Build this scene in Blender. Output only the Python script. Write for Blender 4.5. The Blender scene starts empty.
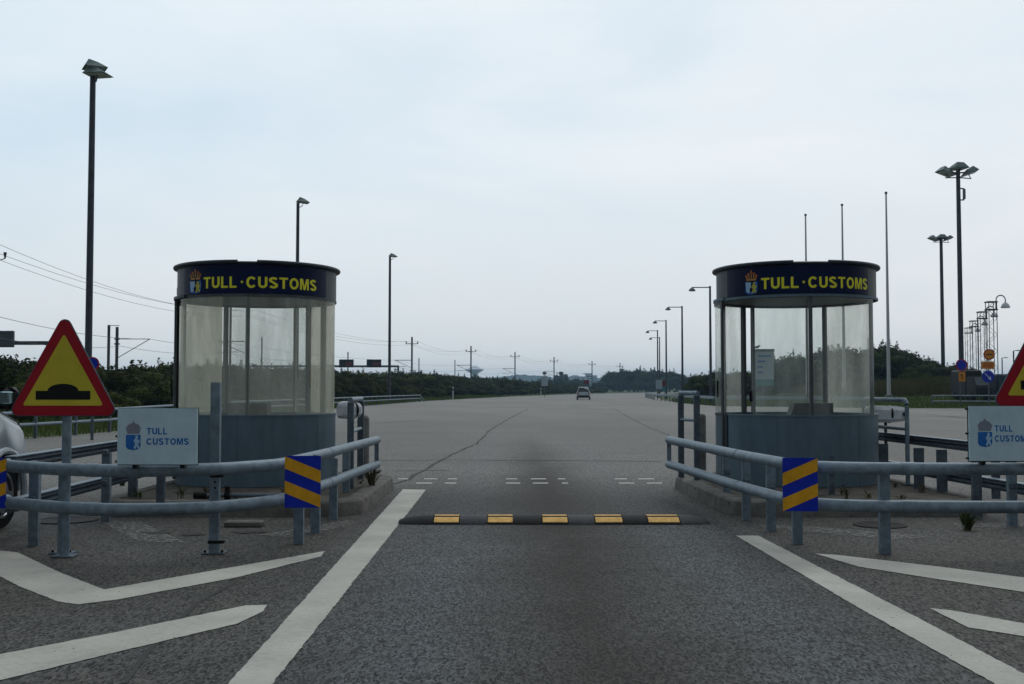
import bpy, math, random
from mathutils import Vector, Matrix
R = math.radians
PI = math.pi
sc = bpy.context.scene
C = sc.collection
H = 1.25            # eye height in metres
F = 1100.0          # focal length in pixels of a 1024 wide picture
PITCH = math.atan(47.0 / F)
cp, sp = math.cos(PITCH), math.sin(PITCH)

# ------------------------------------------------------------------ measuring helpers
def ray(px, py):
    a = (px - 512.0) / F; b = -(py - 342.0) / F
    return Vector((a, cp - b * sp, sp + b * cp))
def G(px, py, z=0.0):
    d = ray(px, py); t = (z - H) / d.z
    return Vector((d.x * t, d.y * t, z))
def A(px, py, Y):
    d = ray(px, py); t = Y / d.y
    return Vector((d.x * t, Y, H + d.z * t))
def proj(p):
    v = Vector(p) - Vector((0, 0, H))
    w = v.y * cp + v.z * sp; u = -v.y * sp + v.z * cp
    return 512 + F * v.x / w, 342 - F * u / w

# ------------------------------------------------------------------ materials
MATS = {}
def mat(name, col, rough=0.6, metal=0.0, var=0.0, scale=8.0, bump=0.0, bscale=60.0, emit=0.0, spec=0.16, col2=None, world=False, stretch=None, objvar=0.0):
    m = bpy.data.materials.new(name); m.use_nodes = True
    nt = m.node_tree; n = nt.nodes; l = nt.links
    b = n['Principled BSDF']
    b.inputs['Base Color'].default_value = (*col, 1)
    b.inputs['Roughness'].default_value = rough
    b.inputs['Metallic'].default_value = metal
    b.inputs['Specular IOR Level'].default_value = spec
    if emit:
        b.inputs['Emission Color'].default_value = (*col, 1); b.inputs['Emission Strength'].default_value = emit
    vec = None
    if var or bump or col2:
        if world:
            g = n.new('ShaderNodeNewGeometry'); vec = g.outputs['Position']
        else:
            g = n.new('ShaderNodeTexCoord'); vec = g.outputs['Object']
        if stretch:
            mp = n.new('ShaderNodeMapping'); mp.inputs['Scale'].default_value = stretch
            l.new(vec, mp.inputs['Vector']); vec = mp.outputs['Vector']
    if var or col2:
        t = n.new('ShaderNodeTexNoise'); t.inputs['Scale'].default_value = scale; t.inputs['Detail'].default_value = 6
        t.inputs['Roughness'].default_value = 0.65
        l.new(vec, t.inputs['Vector'])
        r = n.new('ShaderNodeValToRGB')
        r.color_ramp.elements[0].position = 0.34; r.color_ramp.elements[1].position = 0.66
        c2 = col2 if col2 else tuple(c * (1 + var) for c in col)
        c1 = col if col2 else tuple(c * (1 - var) for c in col)
        r.color_ramp.elements[0].color = (*c1, 1); r.color_ramp.elements[1].color = (*c2, 1)
        l.new(t.outputs['Fac'], r.inputs['Fac'])
        src = r.outputs['Color']
        if objvar:
            oi = n.new('ShaderNodeObjectInfo'); mr = n.new('ShaderNodeMapRange')
            mr.inputs['To Min'].default_value = 1 - objvar; mr.inputs['To Max'].default_value = 1 + objvar
            l.new(oi.outputs['Random'], mr.inputs['Value'])
            hs = n.new('ShaderNodeHueSaturation'); l.new(mr.outputs['Result'], hs.inputs['Value']); l.new(src, hs.inputs['Color'])
            src = hs.outputs['Color']
        l.new(src, b.inputs['Base Color'])
        rr = n.new('ShaderNodeMapRange'); rr.inputs['To Min'].default_value = max(0.05, rough - 0.1); rr.inputs['To Max'].default_value = min(1, rough + 0.12)
        l.new(t.outputs['Fac'], rr.inputs['Value']); l.new(rr.outputs['Result'], b.inputs['Roughness'])
    if bump:
        t2 = n.new('ShaderNodeTexNoise'); t2.inputs['Scale'].default_value = bscale; t2.inputs['Detail'].default_value = 4
        l.new(vec, t2.inputs['Vector'])
        bp = n.new('ShaderNodeBump'); bp.inputs['Strength'].default_value = bump; bp.inputs['Distance'].default_value = 0.01
        l.new(t2.outputs['Fac'], bp.inputs['Height']); l.new(bp.outputs['Normal'], b.inputs['Normal'])
    MATS[name] = m
    return m

galv = mat('galvanised_steel', (0.165, 0.215, 0.255), 0.5, 0.3, var=0.26, scale=13, bump=0.05, bscale=70)
galvd = mat('dark_galvanised_steel', (0.090, 0.115, 0.140), 0.6, 0.25, var=0.3, scale=11, bump=0.2, bscale=50)  # darker steel; on guard rail bodies it also paints their shade
pole_m = mat('pole_steel', (0.052, 0.060, 0.075), 0.5, 0.3, var=0.2, scale=3)
booth_m = mat('booth_steel', (0.100, 0.148, 0.185), 0.5, 0.15, var=0.15, scale=5.0, bump=0.08, bscale=9, stretch=(1, 1, 0.22))
boothd_m = mat('booth_trim', (0.030, 0.042, 0.052), 0.45, 0.3, var=0.2, scale=6)
frame_m = mat('booth_frame', (0.070, 0.082, 0.088), 0.5, 0.3, var=0.25, scale=7, stretch=(1, 1, 0.3))
framel_m = mat('booth_frame_pale', (0.30, 0.30, 0.28), 0.5, 0.1, var=0.25, scale=7, stretch=(1, 1, 0.3))
navy = mat('navy_fascia', (0.0022, 0.0075, 0.040), 0.35, 0.0, spec=.10, var=0.15, scale=3)
yell_t = mat('yellow_lettering', (0.72, 0.68, 0.035), 0.5, var=0.10, scale=20)
sign_w = mat('sign_white', (0.42, 0.55, 0.62), 0.45, var=0.09, scale=7)
blue_t = mat('blue_lettering', (0.008, 0.12, 0.38), 0.5)
greyblue_t = mat('crown_grey', (0.20, 0.22, 0.27), 0.5)
lightblue = mat('crest_blue', (0.02, 0.12, 0.42), 0.5)
paleb = mat('crest_pale', (0.30, 0.45, 0.62), 0.5)
red_m = mat('sign_red', (0.30, 0.008, 0.018), 0.42, var=0.12, scale=6)
yel_m = mat('sign_yellow', (0.50, 0.42, 0.035), 0.42, var=0.10, scale=5)
black_m = mat('sign_black', (0.006, 0.006, 0.007), 0.5)
mblue = mat('marker_blue', (0.004, 0.022, 0.36), 0.42, var=0.12, scale=9)
myel = mat('marker_yellow', (0.60, 0.30, 0.012), 0.42, var=0.15, scale=9)
rubber = mat('black_rubber', (0.008, 0.0085, 0.010), 0.65, spec=.10, var=0.5, scale=14, bump=0.3, bscale=80)
rubber2 = mat('scuffed_rubber', (0.026, 0.028, 0.032), 0.6, spec=.15, var=0.5, scale=10, bump=0.3, bscale=80)
bumpyel = mat('worn_yellow_reflector', (0.78, 0.47, 0.13), 0.6, scale=16, col2=(0.52, 0.30, 0.08))
concrete = mat('kerb_concrete', (0.085, 0.080, 0.070), 0.9, scale=5, col2=(0.17, 0.165, 0.15), bump=0.5, bscale=45)
conc2 = mat('bollard_concrete', (0.11, 0.11, 0.105), 0.9, scale=6, col2=(0.2, 0.2, 0.19), bump=0.4, bscale=45)
island_m = mat('island_paving', (0.045, 0.040, 0.032), 0.95, scale=3.0, col2=(0.115, 0.105, 0.088), bump=0.6, bscale=50)
white_p = mat('white_plastic', (0.52, 0.55, 0.58), 0.4, var=0.12, scale=12)
grey_p = mat('grey_console', (0.055, 0.06, 0.065), 0.5, var=0.15, scale=6)
car_w = mat('car_paint_silver_white', (0.34, 0.38, 0.42), 0.25, 0.0, spec=0.5, var=0.03, scale=1.5)
car_d = mat('car_black_trim', (0.012, 0.013, 0.015), 0.5, var=0.2, scale=8)
car_g = mat('car_glass', (0.012, 0.017, 0.020), 0.08, spec=0.5)
mirror_g = mat('mirror_glass', (0.45, 0.62, 0.62), 0.08, 1.0)
tyre_m = mat('tyre', (0.010, 0.010, 0.010), 0.85, bump=0.3, bscale=60, var=0.2)
rim_m = mat('alloy', (0.30, 0.31, 0.33), 0.35, 0.7, var=0.1)
lampred = mat('tail_lamp', (0.13, 0.008, 0.008), 0.3)
lamp_w = mat('lamp_lens', (0.55, 0.58, 0.6), 0.3)
lampgreen = mat('lamp_housing', (0.10, 0.14, 0.135), 0.5, 0.2, var=0.15)
glass_t = mat('truck_glass', (0.03, 0.05, 0.06), 0.15, spec=.5)
truck_m = mat('truck_green', (0.010, 0.014, 0.013), 0.5, var=0.3, scale=2)
truck_b = mat('truck_blue', (0.025, 0.045, 0.07), 0.4, var=0.2, scale=2)
flag_m = mat('white_flagpole', (0.42, 0.44, 0.47), 0.4, var=0.08)
wire_m = mat('dark_wire', (0.05, 0.06, 0.07), 0.6, var=0.1)
mast_m = mat('mast_steel', (0.060, 0.066, 0.075), 0.6, 0.2, var=0.2)
orange_m = mat('sign_orange', (0.50, 0.20, 0.02), 0.45, var=0.1)
teal_m = mat('sign_teal', (0.01, 0.18, 0.20), 0.45, var=0.1)
pale_s = mat('sign_pale', (0.30, 0.38, 0.43), 0.45, var=0.06)
led_m = mat('led_red', (0.12, 0.015, 0.02), 0.5, var=0.3, scale=30)
tower_m = mat('tower_pale', (0.60, 0.63, 0.66), 0.7, var=0.1)
block_m = mat('building_pale', (0.35, 0.37, 0.38), 0.7, var=0.08, scale=.05)
bark = mat('bark', (0.030, 0.024, 0.018), 0.9, var=0.3, scale=6, bump=0.5)
weed_m = mat('weed_leaf', (0.03, 0.045, 0.012), 0.8, scale=8, col2=(0.06, 0.065, 0.02))
dry_m = mat('dry_stalk', (0.05, 0.04, 0.022), 0.85, scale=8, col2=(0.10, 0.085, 0.045))
leaf_m = mat('shrub_leaf', (0.009, 0.017, 0.003), 0.75, scale=0.55, col2=(0.052, 0.062, 0.010), world=True, spec=0.04, objvar=0.3)
leafr_m = mat('bush_leaf', (0.008, 0.016, 0.004), 0.75, scale=0.5, col2=(0.038, 0.056, 0.012), world=True, spec=0.04, objvar=0.25)
leaff_m = mat('far_leaf', (0.008, 0.016, 0.006), 0.85, scale=0.12, col2=(0.026, 0.040, 0.014), world=True, spec=0.04, objvar=0.25)
grass_m = mat('grass_blade', (0.055, 0.095, 0.020), 0.8, scale=0.25, col2=(0.13, 0.17, 0.045), world=True, spec=0.06)
tall_m = mat('tall_grass_blade', (0.040, 0.050, 0.016), 0.85, scale=0.18, col2=(0.115, 0.100, 0.042), world=True, spec=0.06)
ground_m = mat('meadow', (0.032, 0.048, 0.012), 0.95, scale=0.3, col2=(0.065, 0.080, 0.022), world=True, spec=0.1, bump=0.6, bscale=3)
hill_m = mat('hill_woods', (0.020, 0.032, 0.015), 0.9, scale=0.02, col2=(0.05, 0.06, 0.03), world=True, spec=0.1)

def glass(name, tint, veil, k, kvar):
    """smeared acrylic: part see-through, part milky film that scatters light"""
    m = bpy.data.materials.new(name); m.use_nodes = True
    nt = m.node_tree; n = nt.nodes; l = nt.links; n.clear()
    out = n.new('ShaderNodeOutputMaterial')
    tr = n.new('ShaderNodeBsdfTransparent'); tr.inputs['Color'].default_value = (*tint, 1)
    di = n.new('ShaderNodeBsdfDiffuse'); tl = n.new('ShaderNodeBsdfTranslucent')
    for s in (di, tl): s.inputs['Color'].default_value = (*veil, 1)
    mx = n.new('ShaderNodeMixShader'); mx.inputs[0].default_value = 0.6
    l.new(di.outputs[0], mx.inputs[1]); l.new(tl.outputs[0], mx.inputs[2])
    tc = n.new('ShaderNodeTexCoord'); mp = n.new('ShaderNodeMapping'); mp.inputs['Scale'].default_value = (1.6, 1.6, 0.38)
    l.new(tc.outputs['Object'], mp.inputs[0])
    no = n.new('ShaderNodeTexNoise'); no.inputs['Scale'].default_value = 3.2; no.inputs['Detail'].default_value = 7
    l.new(mp.outputs[0], no.inputs['Vector'])
    mr = n.new('ShaderNodeMapRange'); mr.inputs['From Min'].default_value = 0.3; mr.inputs['From Max'].default_value = 0.7
    mr.inputs['To Min'].default_value = k - kvar; mr.inputs['To Max'].default_value = k + kvar
    l.new(no.outputs['Fac'], mr.inputs['Value'])
    a = n.new('ShaderNodeMixShader'); l.new(mr.outputs['Result'], a.inputs[0])
    l.new(tr.outputs[0], a.inputs[1]); l.new(mx.outputs[0], a.inputs[2])
    gl = n.new('ShaderNodeBsdfGlossy'); gl.inputs['Roughness'].default_value = 0.12
    lw = n.new('ShaderNodeLayerWeight'); lw.inputs['Blend'].default_value = 0.5
    pw = n.new('ShaderNodeMath'); pw.operation = 'POWER'; pw.inputs[1].default_value = 4; l.new(lw.outputs['Facing'], pw.inputs[0])
    fr = n.new('ShaderNodeMath'); fr.operation = 'MULTIPLY'; fr.inputs[1].default_value = 0.35; l.new(pw.outputs[0], fr.inputs[0])
    b = n.new('ShaderNodeMixShader'); l.new(fr.outputs[0], b.inputs[0]); l.new(a.outputs[0], b.inputs[1]); l.new(gl.outputs[0], b.inputs[2])
    l.new(b.outputs[0], out.inputs['Surface'])
    return m
glass_clear = glass('acrylic_clear', (0.95, 0.96, 0.95), (0.80, 0.86, 0.84), 0.065, 0.045)
glass_mid = glass('acrylic_smeared', (0.95, 0.95, 0.93), (0.82, 0.86, 0.80), 0.215, 0.10)
glass_milk = glass('acrylic_milky', (0.96, 0.95, 0.91), (0.82, 0.83, 0.75), 0.34, 0.13)

# asphalt: coarse dark aggregate near, paler further on, oil track, sealed cracks
def asphalt():
    m = bpy.data.materials.new('asphalt'); m.use_nodes = True
    nt = m.node_tree; n = nt.nodes; l = nt.links; b = n['Principled BSDF']
    geo = n.new('ShaderNodeNewGeometry'); pos = geo.outputs['Position']
    sx = n.new('ShaderNodeSeparateXYZ'); l.new(pos, sx.inputs[0])
    def noise(s, d=4, r=0.6, vec=pos, sc3=None):
        if sc3:
            mp = n.new('ShaderNodeMapping'); mp.inputs['Scale'].default_value = sc3; l.new(vec, mp.inputs[0]); vec = mp.outputs[0]
        t = n.new('ShaderNodeTexNoise'); t.inputs['Scale'].default_value = s; t.inputs['Detail'].default_value = d; t.inputs['Roughness'].default_value = r
        l.new(vec, t.inputs['Vector']); return t.outputs['Fac']
    def mr(v, a, c, d=0.0, e=1.0, smooth=True):
        x = n.new('ShaderNodeMapRange'); x.inputs['From Min'].default_value = a; x.inputs['From Max'].default_value = c
        x.inputs['To Min'].default_value = d; x.inputs['To Max'].default_value = e
        if smooth: x.interpolation_type = 'SMOOTHSTEP'
        l.new(v, x.inputs['Value']); return x.outputs['Result']
    def mth(op, a, c=None):
        x = n.new('ShaderNodeMath'); x.operation = op
        for i, v in enumerate((a, c)):
            if v is None: continue
            if isinstance(v, (int, float)): x.inputs[i].default_value = v
            else: l.new(v, x.inputs[i])
        return x.outputs[0]
    def mix(f, a, c, typ='MIX'):
        x = n.new('ShaderNodeMix'); x.data_type = 'RGBA'; x.blend_type = typ
        if isinstance(f, (int, float)): x.inputs['Factor'].default_value = f
        else: l.new(f, x.inputs['Factor'])
        for k, v in (('A', a), ('B', c)):
            s = [q for q in x.inputs if q.name == k and q.type == 'RGBA'][0]
            if isinstance(v, tuple): s.default_value = (*v, 1)
            else: l.new(v, s)
        return [q for q in x.outputs if q.type == 'RGBA'][0]
    # stones
    vo = n.new('ShaderNodeTexVoronoi'); vo.inputs['Scale'].default_value = 98
    vm = n.new('ShaderNodeMapping'); vm.inputs['Scale'].default_value = (1, .36, 1); l.new(pos, vm.inputs[0]); l.new(vm.outputs[0], vo.inputs['Vector'])
    sv = n.new('ShaderNodeSeparateColor'); l.new(vo.outputs['Color'], sv.inputs[0])
    grain = mth('ADD', mth('MULTIPLY', sv.outputs[0], 0.7), mth('MULTIPLY', noise(95, 3, 0.8, sc3=(1, .36, 1)), 0.5))
    g = mr(grain, 0.22, 0.98, 0.08, 2.0, False)
    big = noise(0.45, 5, 0.6); pat = noise(2.2, 6, 0.7)
    near = mix(mr(big, 0.35, 0.65), (0.050, 0.0500, 0.0490), (0.071, 0.0715, 0.0705))
    wt = mth('ABSOLUTE', mth('ADD', mth('ABSOLUTE', mth('ADD', sx.outputs['X'], -0.45)), -0.98))
    near = mix(mth('MULTIPLY', mr(mth('ADD', wt, mth('MULTIPLY', noise(0.8, 4), 0.3)), 0.1, 0.62, 1, 0), 0.7), near, (0.066, 0.0725, 0.0760))
    near = mix(mth('MULTIPLY', mr(mth('ABSOLUTE', mth('ADD', sx.outputs['X'], -0.45)), 1.35, 2.1, 0, 0.6), mr(noise(0.9, 5), 0.3, 0.6)), near, (0.056, 0.049, 0.040))
    near = mix(mr(pat, 0.45, 0.8, 0, 0.35), near, (0.036, 0.031, 0.026))
    wt2 = mth('ABSOLUTE', mth('ADD', mth('ABSOLUTE', mth('ADD', sx.outputs['X'], -0.45)), -0.98))
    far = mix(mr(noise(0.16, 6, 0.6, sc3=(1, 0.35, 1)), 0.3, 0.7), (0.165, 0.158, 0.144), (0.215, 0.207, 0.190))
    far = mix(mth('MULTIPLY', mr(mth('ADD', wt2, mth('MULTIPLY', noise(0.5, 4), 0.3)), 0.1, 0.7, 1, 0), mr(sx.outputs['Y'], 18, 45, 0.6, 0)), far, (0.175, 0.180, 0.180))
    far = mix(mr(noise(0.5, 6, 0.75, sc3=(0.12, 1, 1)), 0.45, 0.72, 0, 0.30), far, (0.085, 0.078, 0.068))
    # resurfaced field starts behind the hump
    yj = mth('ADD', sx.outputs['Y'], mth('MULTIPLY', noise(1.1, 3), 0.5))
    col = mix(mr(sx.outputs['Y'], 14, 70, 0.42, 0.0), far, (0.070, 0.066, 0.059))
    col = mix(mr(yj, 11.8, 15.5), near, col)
    dark = mth('MULTIPLY', mr(yj, 10.2, 11.0), mr(yj, 12.0, 18.0, 1, 0))
    dark = mth('MULTIPLY', dark, mr(mth('ABSOLUTE', mth('ADD', sx.outputs['X'], -0.6)), 1.6, 2.6, 1.0, 0.25))
    col = mix(mth('MULTIPLY', dark, 0.65), col, (0.035, 0.033, 0.031))
    # oil drip track down the middle of the lane
    wob = mth('ADD', mth('MULTIPLY', mth('ADD', noise(0.25, 3), -0.5), 0.5), mth('ADD', sx.outputs['X'], -0.45))
    wd = mth('ADD', mth('ABSOLUTE', wob), mth('MULTIPLY', mth('ADD', noise(0.7, 6, 0.65), -0.5), 0.40))
    oil = mth('MULTIPLY', mr(wd, -0.10, 0.86, 1, 0), mr(sx.outputs['Y'], 13, 34, 1, 0))
    oil = mth('MULTIPLY', oil, mr(noise(1.3, 6, 0.7), 0.28, 0.55, 0.72, 1.0))
    oil = mth('MULTIPLY', oil, mr(mth('ABSOLUTE', mth('ADD', sx.outputs['Y'], -11.5)), 2.2, 6.5, 1.0, 0.78))
    col = mix(oil, col, (0.015, 0.0120, 0.0080))
    # grain strength fades with the paler field
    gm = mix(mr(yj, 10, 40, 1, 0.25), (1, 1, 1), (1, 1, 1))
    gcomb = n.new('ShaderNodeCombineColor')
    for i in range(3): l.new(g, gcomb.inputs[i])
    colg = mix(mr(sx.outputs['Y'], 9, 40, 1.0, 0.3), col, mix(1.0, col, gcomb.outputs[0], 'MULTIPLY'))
    l.new(colg, b.inputs['Base Color'])
    b.inputs['Roughness'].default_value = 0.72
    b.inputs['Specular IOR Level'].default_value = 0.12
    bp = n.new('ShaderNodeBump'); bp.inputs['Strength'].default_value = 0.55; bp.inputs['Distance'].default_value = 0.006
    l.new(grain, bp.inputs['Height']); l.new(bp.outputs['Normal'], b.inputs['Normal'])
    return m
asphalt_m = asphalt()

def paint(name, col, worn):
    """road paint worn through to the asphalt where noise is high"""
    m = bpy.data.materials.new(name); m.use_nodes = True
    nt = m.node_tree; n = nt.nodes; l = nt.links; b = n['Principled BSDF']
    geo = n.new('ShaderNodeNewGeometry')
    t = n.new('ShaderNodeTexNoise'); t.inputs['Scale'].default_value = 22; t.inputs['Detail'].default_value = 8; t.inputs['Roughness'].default_value = 0.75
    t2 = n.new('ShaderNodeTexNoise'); t2.inputs['Scale'].default_value = 1.8; t2.inputs['Detail'].default_value = 5
    l.new(geo.outputs['Position'], t.inputs['Vector']); l.new(geo.outputs['Position'], t2.inputs['Vector'])
    r = n.new('ShaderNodeValToRGB'); r.color_ramp.elements[0].color = (*[c * 0.62 for c in col], 1); r.color_ramp.elements[1].color = (*col, 1)
    r.color_ramp.elements[0].position = 0.36; r.color_ramp.elements[1].position = 0.62
    mx = n.new('ShaderNodeMath'); mx.operation = 'ADD'; mx.inputs[1].default_value = 0
    s = n.new('ShaderNodeMath'); s.operation = 'MULTIPLY'; s.inputs[1].default_value = 0.5
    l.new(t.outputs['Fac'], mx.inputs[0]); l.new(t2.outputs['Fac'], mx.inputs[1]); l.new(mx.outputs[0], s.inputs[0]); l.new(s.outputs[0], r.inputs['Fac'])
    l.new(r.outputs['Color'], b.inputs['Base Color']); b.inputs['Roughness'].default_value = 0.75
    tr = n.new('ShaderNodeBsdfTransparent'); ms = n.new('ShaderNodeMixShader')
    th = n.new('ShaderNodeMapRange'); th.inputs['From Min'].default_value = worn; th.inputs['From Max'].default_value = worn + 0.035
    l.new(t.outputs['Fac'], th.inputs['Value'])
    l.new(th.outputs['Result'], ms.inputs[0]); l.new(b.outputs[0], ms.inputs[1]); l.new(tr.outputs[0], ms.inputs[2])
    l.new(ms.outputs[0], n['Material Output'].inputs['Surface'])
    return m
paint_m = paint('road_paint', (0.45, 0.44, 0.385), 0.62)
paint_w = paint('worn_road_paint', (0.20, 0.197, 0.18), 0.47)
crack_m = mat('crack_seal', (0.045, 0.044, 0.042), 0.8, var=0.3, scale=5, world=True)
patch_m = mat('shadow_patch', (0.040, 0.040, 0.040), 0.85, var=0.3, scale=8, world=True)
iron_m = mat('cast_iron', (0.009, 0.008, 0.008), 0.7, var=0.3, scale=20, bump=0.5)

# ------------------------------------------------------------------ mesh builder
class MB:
    def __init__(s): s.v = []; s.f = []; s.m = []
    def add(s, vs, fs, mi=0):
        o = len(s.v); s.v += [tuple(v) for v in vs]; s.f += [tuple(i + o for i in f) for f in fs]; s.m += [mi] * len(fs)
    def box(s, c, d, rz=0.0, mi=0, M=None, bev=0.0):
        x, y, z = d[0] / 2, d[1] / 2, d[2] / 2
        if M is None: M = Matrix.Translation(Vector(c)) @ Matrix.Rotation(rz, 4, 'Z')
        else: M = Matrix.Translation(Vector(c)) @ M
        if bev <= 0:
            vs = [M @ Vector((i * x, j * y, k * z)) for i in (-1, 1) for j in (-1, 1) for k in (-1, 1)]
            s.add(vs, [(0, 1, 3, 2), (4, 6, 7, 5), (0, 4, 5, 1), (2, 3, 7, 6), (0, 2, 6, 4), (1, 5, 7, 3)], mi)
        else:
            b = min(bev, x * .9, y * .9, z * .9); vs = []; fs = []
            prof = [(-z, b), (-z + b, 0), (z - b, 0), (z, b)]
            for zz, ins in prof:
                xx, yy = x - ins, y - ins
                for (i, j) in ((xx - b, -yy), (xx, -yy + b), (xx, yy - b), (xx - b, yy), (-xx + b, yy), (-xx, yy - b), (-xx, -yy + b), (-xx + b, -yy)):
                    vs.append(M @ Vector((i, j, zz)))
            for k in range(3):
                for q in range(8): a = k * 8 + q; c2 = k * 8 + (q + 1) % 8; fs.append((a, c2, c2 + 8, a + 8))
            fs.append(tuple(range(7, -1, -1))); fs.append(tuple(range(24, 32)))
            s.add(vs, fs, mi)
    def tube(s, pts, r, seg=10, mi=0, cap=True, radii=None):
        pts = [Vector(p) for p in pts]; n = len(pts); rings = []
        for i, p in enumerate(pts):
            t = (pts[min(i + 1, n - 1)] - pts[max(i - 1, 0)]).normalized()
            up = Vector((0, 0, 1)) if abs(t.z) < 0.95 else Vector((0, 1, 0))
            a = t.cross(up).normalized(); b = t.cross(a).normalized()
            rr = radii[i] if radii else r
            rings.append([p + (a * math.cos(q * 2 * PI / seg) + b * math.sin(q * 2 * PI / seg)) * rr for q in range(seg)])
        vs = [v for rg in rings for v in rg]; fs = []
        for i in range(n - 1):
            for q in range(seg):
                a = i * seg + q; b = i * seg + (q + 1) % seg
                fs.append((a, a + seg, b + seg, b))
        if cap: fs.append(tuple(range(seg))); fs.append(tuple(range((n - 1) * seg + seg - 1, (n - 1) * seg - 1, -1)))
        s.add(vs, fs, mi)
    def prism(s, poly, fn, t, mi=0):
        """2D polygon mapped by fn(u, v, w) between w=0 and w=t"""
        n = len(poly); vs = [fn(u, v, 0) for u, v in poly] + [fn(u, v, t) for u, v in poly]
        fs = [tuple(range(n)), tuple(range(2 * n - 1, n - 1, -1))] + [(i, i + n, (i + 1) % n + n, (i + 1) % n) for i in range(n)]
        s.add(vs, fs, mi)
    def lathe(s, prof, c, seg=24, mi=0, M=None):
        M = Matrix.Translation(Vector(c)) @ (M or Matrix()); vs = []; fs = []
        for r, z in prof:
            for q in range(seg):
                a = q * 2 * PI / seg; vs.append(M @ Vector((r * math.cos(a), r * math.sin(a), z)))
        for i in range(len(prof) - 1):
            for q in range(seg): a = i * seg + q; b = i * seg + (q + 1) % seg; fs.append((a, b, b + seg, a + seg))
        fs.append(tuple(range(seg - 1, -1, -1))); k = (len(prof) - 1) * seg; fs.append(tuple(range(k, k + seg)))
        s.add(vs, fs, mi)
    def arc(s, c, r0, r1, a0, a1, z0, z1, n=24, mi=0):
        """curved slab; angle 0 faces the camera side (-Y), positive to +X"""
        vs = []; fs = []
        for i in range(n + 1):
            a = a0 + (a1 - a0) * i / n; sx_, cy_ = math.sin(a), -math.cos(a)
            for r, z in ((r0, z0), (r1, z0), (r1, z1), (r0, z1)): vs.append((c[0] + r * sx_, c[1] + r * cy_, z))
        for i in range(n):
            for q in range(4): a = i * 4 + q; b = i * 4 + (q + 1) % 4; fs.append((a, b, b + 4, a + 4))
        fs.append((3, 2, 1, 0)); k = n * 4; fs.append((k, k + 1, k + 2, k + 3))
        s.add(vs, fs, mi)
    def build(s, name, mats, parent=None, smooth=True, origin=None):
        if not isinstance(mats, (list, tuple)): mats = [mats]
        base = Vector(origin) if origin else (parent_world(parent) if parent else Vector((0, 0, 0)))
        me = bpy.data.meshes.new(name); me.from_pydata([tuple(Vector(v) - base) for v in s.v], [], s.f)
        for m in mats: me.materials.append(m)
        me.polygons.foreach_set('material_index', s.m); me.update()
        import bmesh
        bm = bmesh.new(); bm.from_mesh(me); bmesh.ops.recalc_face_normals(bm, faces=bm.faces); bm.to_mesh(me); bm.free()
        if smooth:
            me.shade_smooth()
            try: me.set_sharp_from_angle(angle=R(35))
            except Exception: pass
        o = bpy.data.objects.new(name, me); C.objects.link(o)
        if parent:
            o.parent = parent; o.location = base - parent_world(parent)
        else: o.location = base
        return o
def parent_world(o):
    p = Vector((0, 0, 0))
    while o: p = p + Vector(o.location); o = o.parent
    return p
def tag(o, label, cat, group=None):
    o['label'] = label; o['category'] = cat
    if group: o['group'] = group
    return o
def thing(name, loc, label, cat, group=None):
    o = bpy.data.objects.new(name, None); C.objects.link(o); o.location = loc; o.empty_display_size = 0.2
    return tag(o, label, cat, group)
def struct(o, kind='structure'): o['kind'] = kind; return o
def dup(o, parent=None):
    c = o.copy(); C.objects.link(c)
    if parent: c.parent = parent
    for ch in list(o.children): dup(ch, c)
    return c
def text_poly(txt, size, bold, spacing=1.0):
    cu = bpy.data.curves.new('t', 'FONT'); cu.body = txt; cu.size = size; cu.offset = bold; cu.align_x = 'LEFT'; cu.space_character = spacing
    cu.resolution_u = 4
    o = bpy.data.objects.new('t', cu); C.objects.link(o)
    dg = bpy.context.evaluated_depsgraph_get(); me = bpy.data.meshes.new_from_object(o.evaluated_get(dg))
    vs = [(v.co.x, v.co.y) for v in me.vertices]; fs = [tuple(p.vertices) for p in me.polygons]
    bpy.data.objects.remove(o); bpy.data.curves.remove(cu); bpy.data.meshes.remove(me)
    x0 = min(v[0] for v in vs); x1 = max(v[0] for v in vs); y0 = min(v[1] for v in vs); y1 = max(v[1] for v in vs)
    return vs, fs, (x0, x1, y0, y1)
def text_into(mb, txt, fn, u0, u1, v0, v1, bold=0.0, mi=0, spacing=1.0):
    vs, fs, (x0, x1, y0, y1) = text_poly(txt, 1.0, bold, spacing)
    mp = lambda p: (u0 + (p[0] - x0) / (x1 - x0) * (u1 - u0), v0 + (p[1] - y0) / (y1 - y0) * (v1 - v0))
    mb.add([fn(*mp(p), 0.0) for p in vs], fs, mi)

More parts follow.
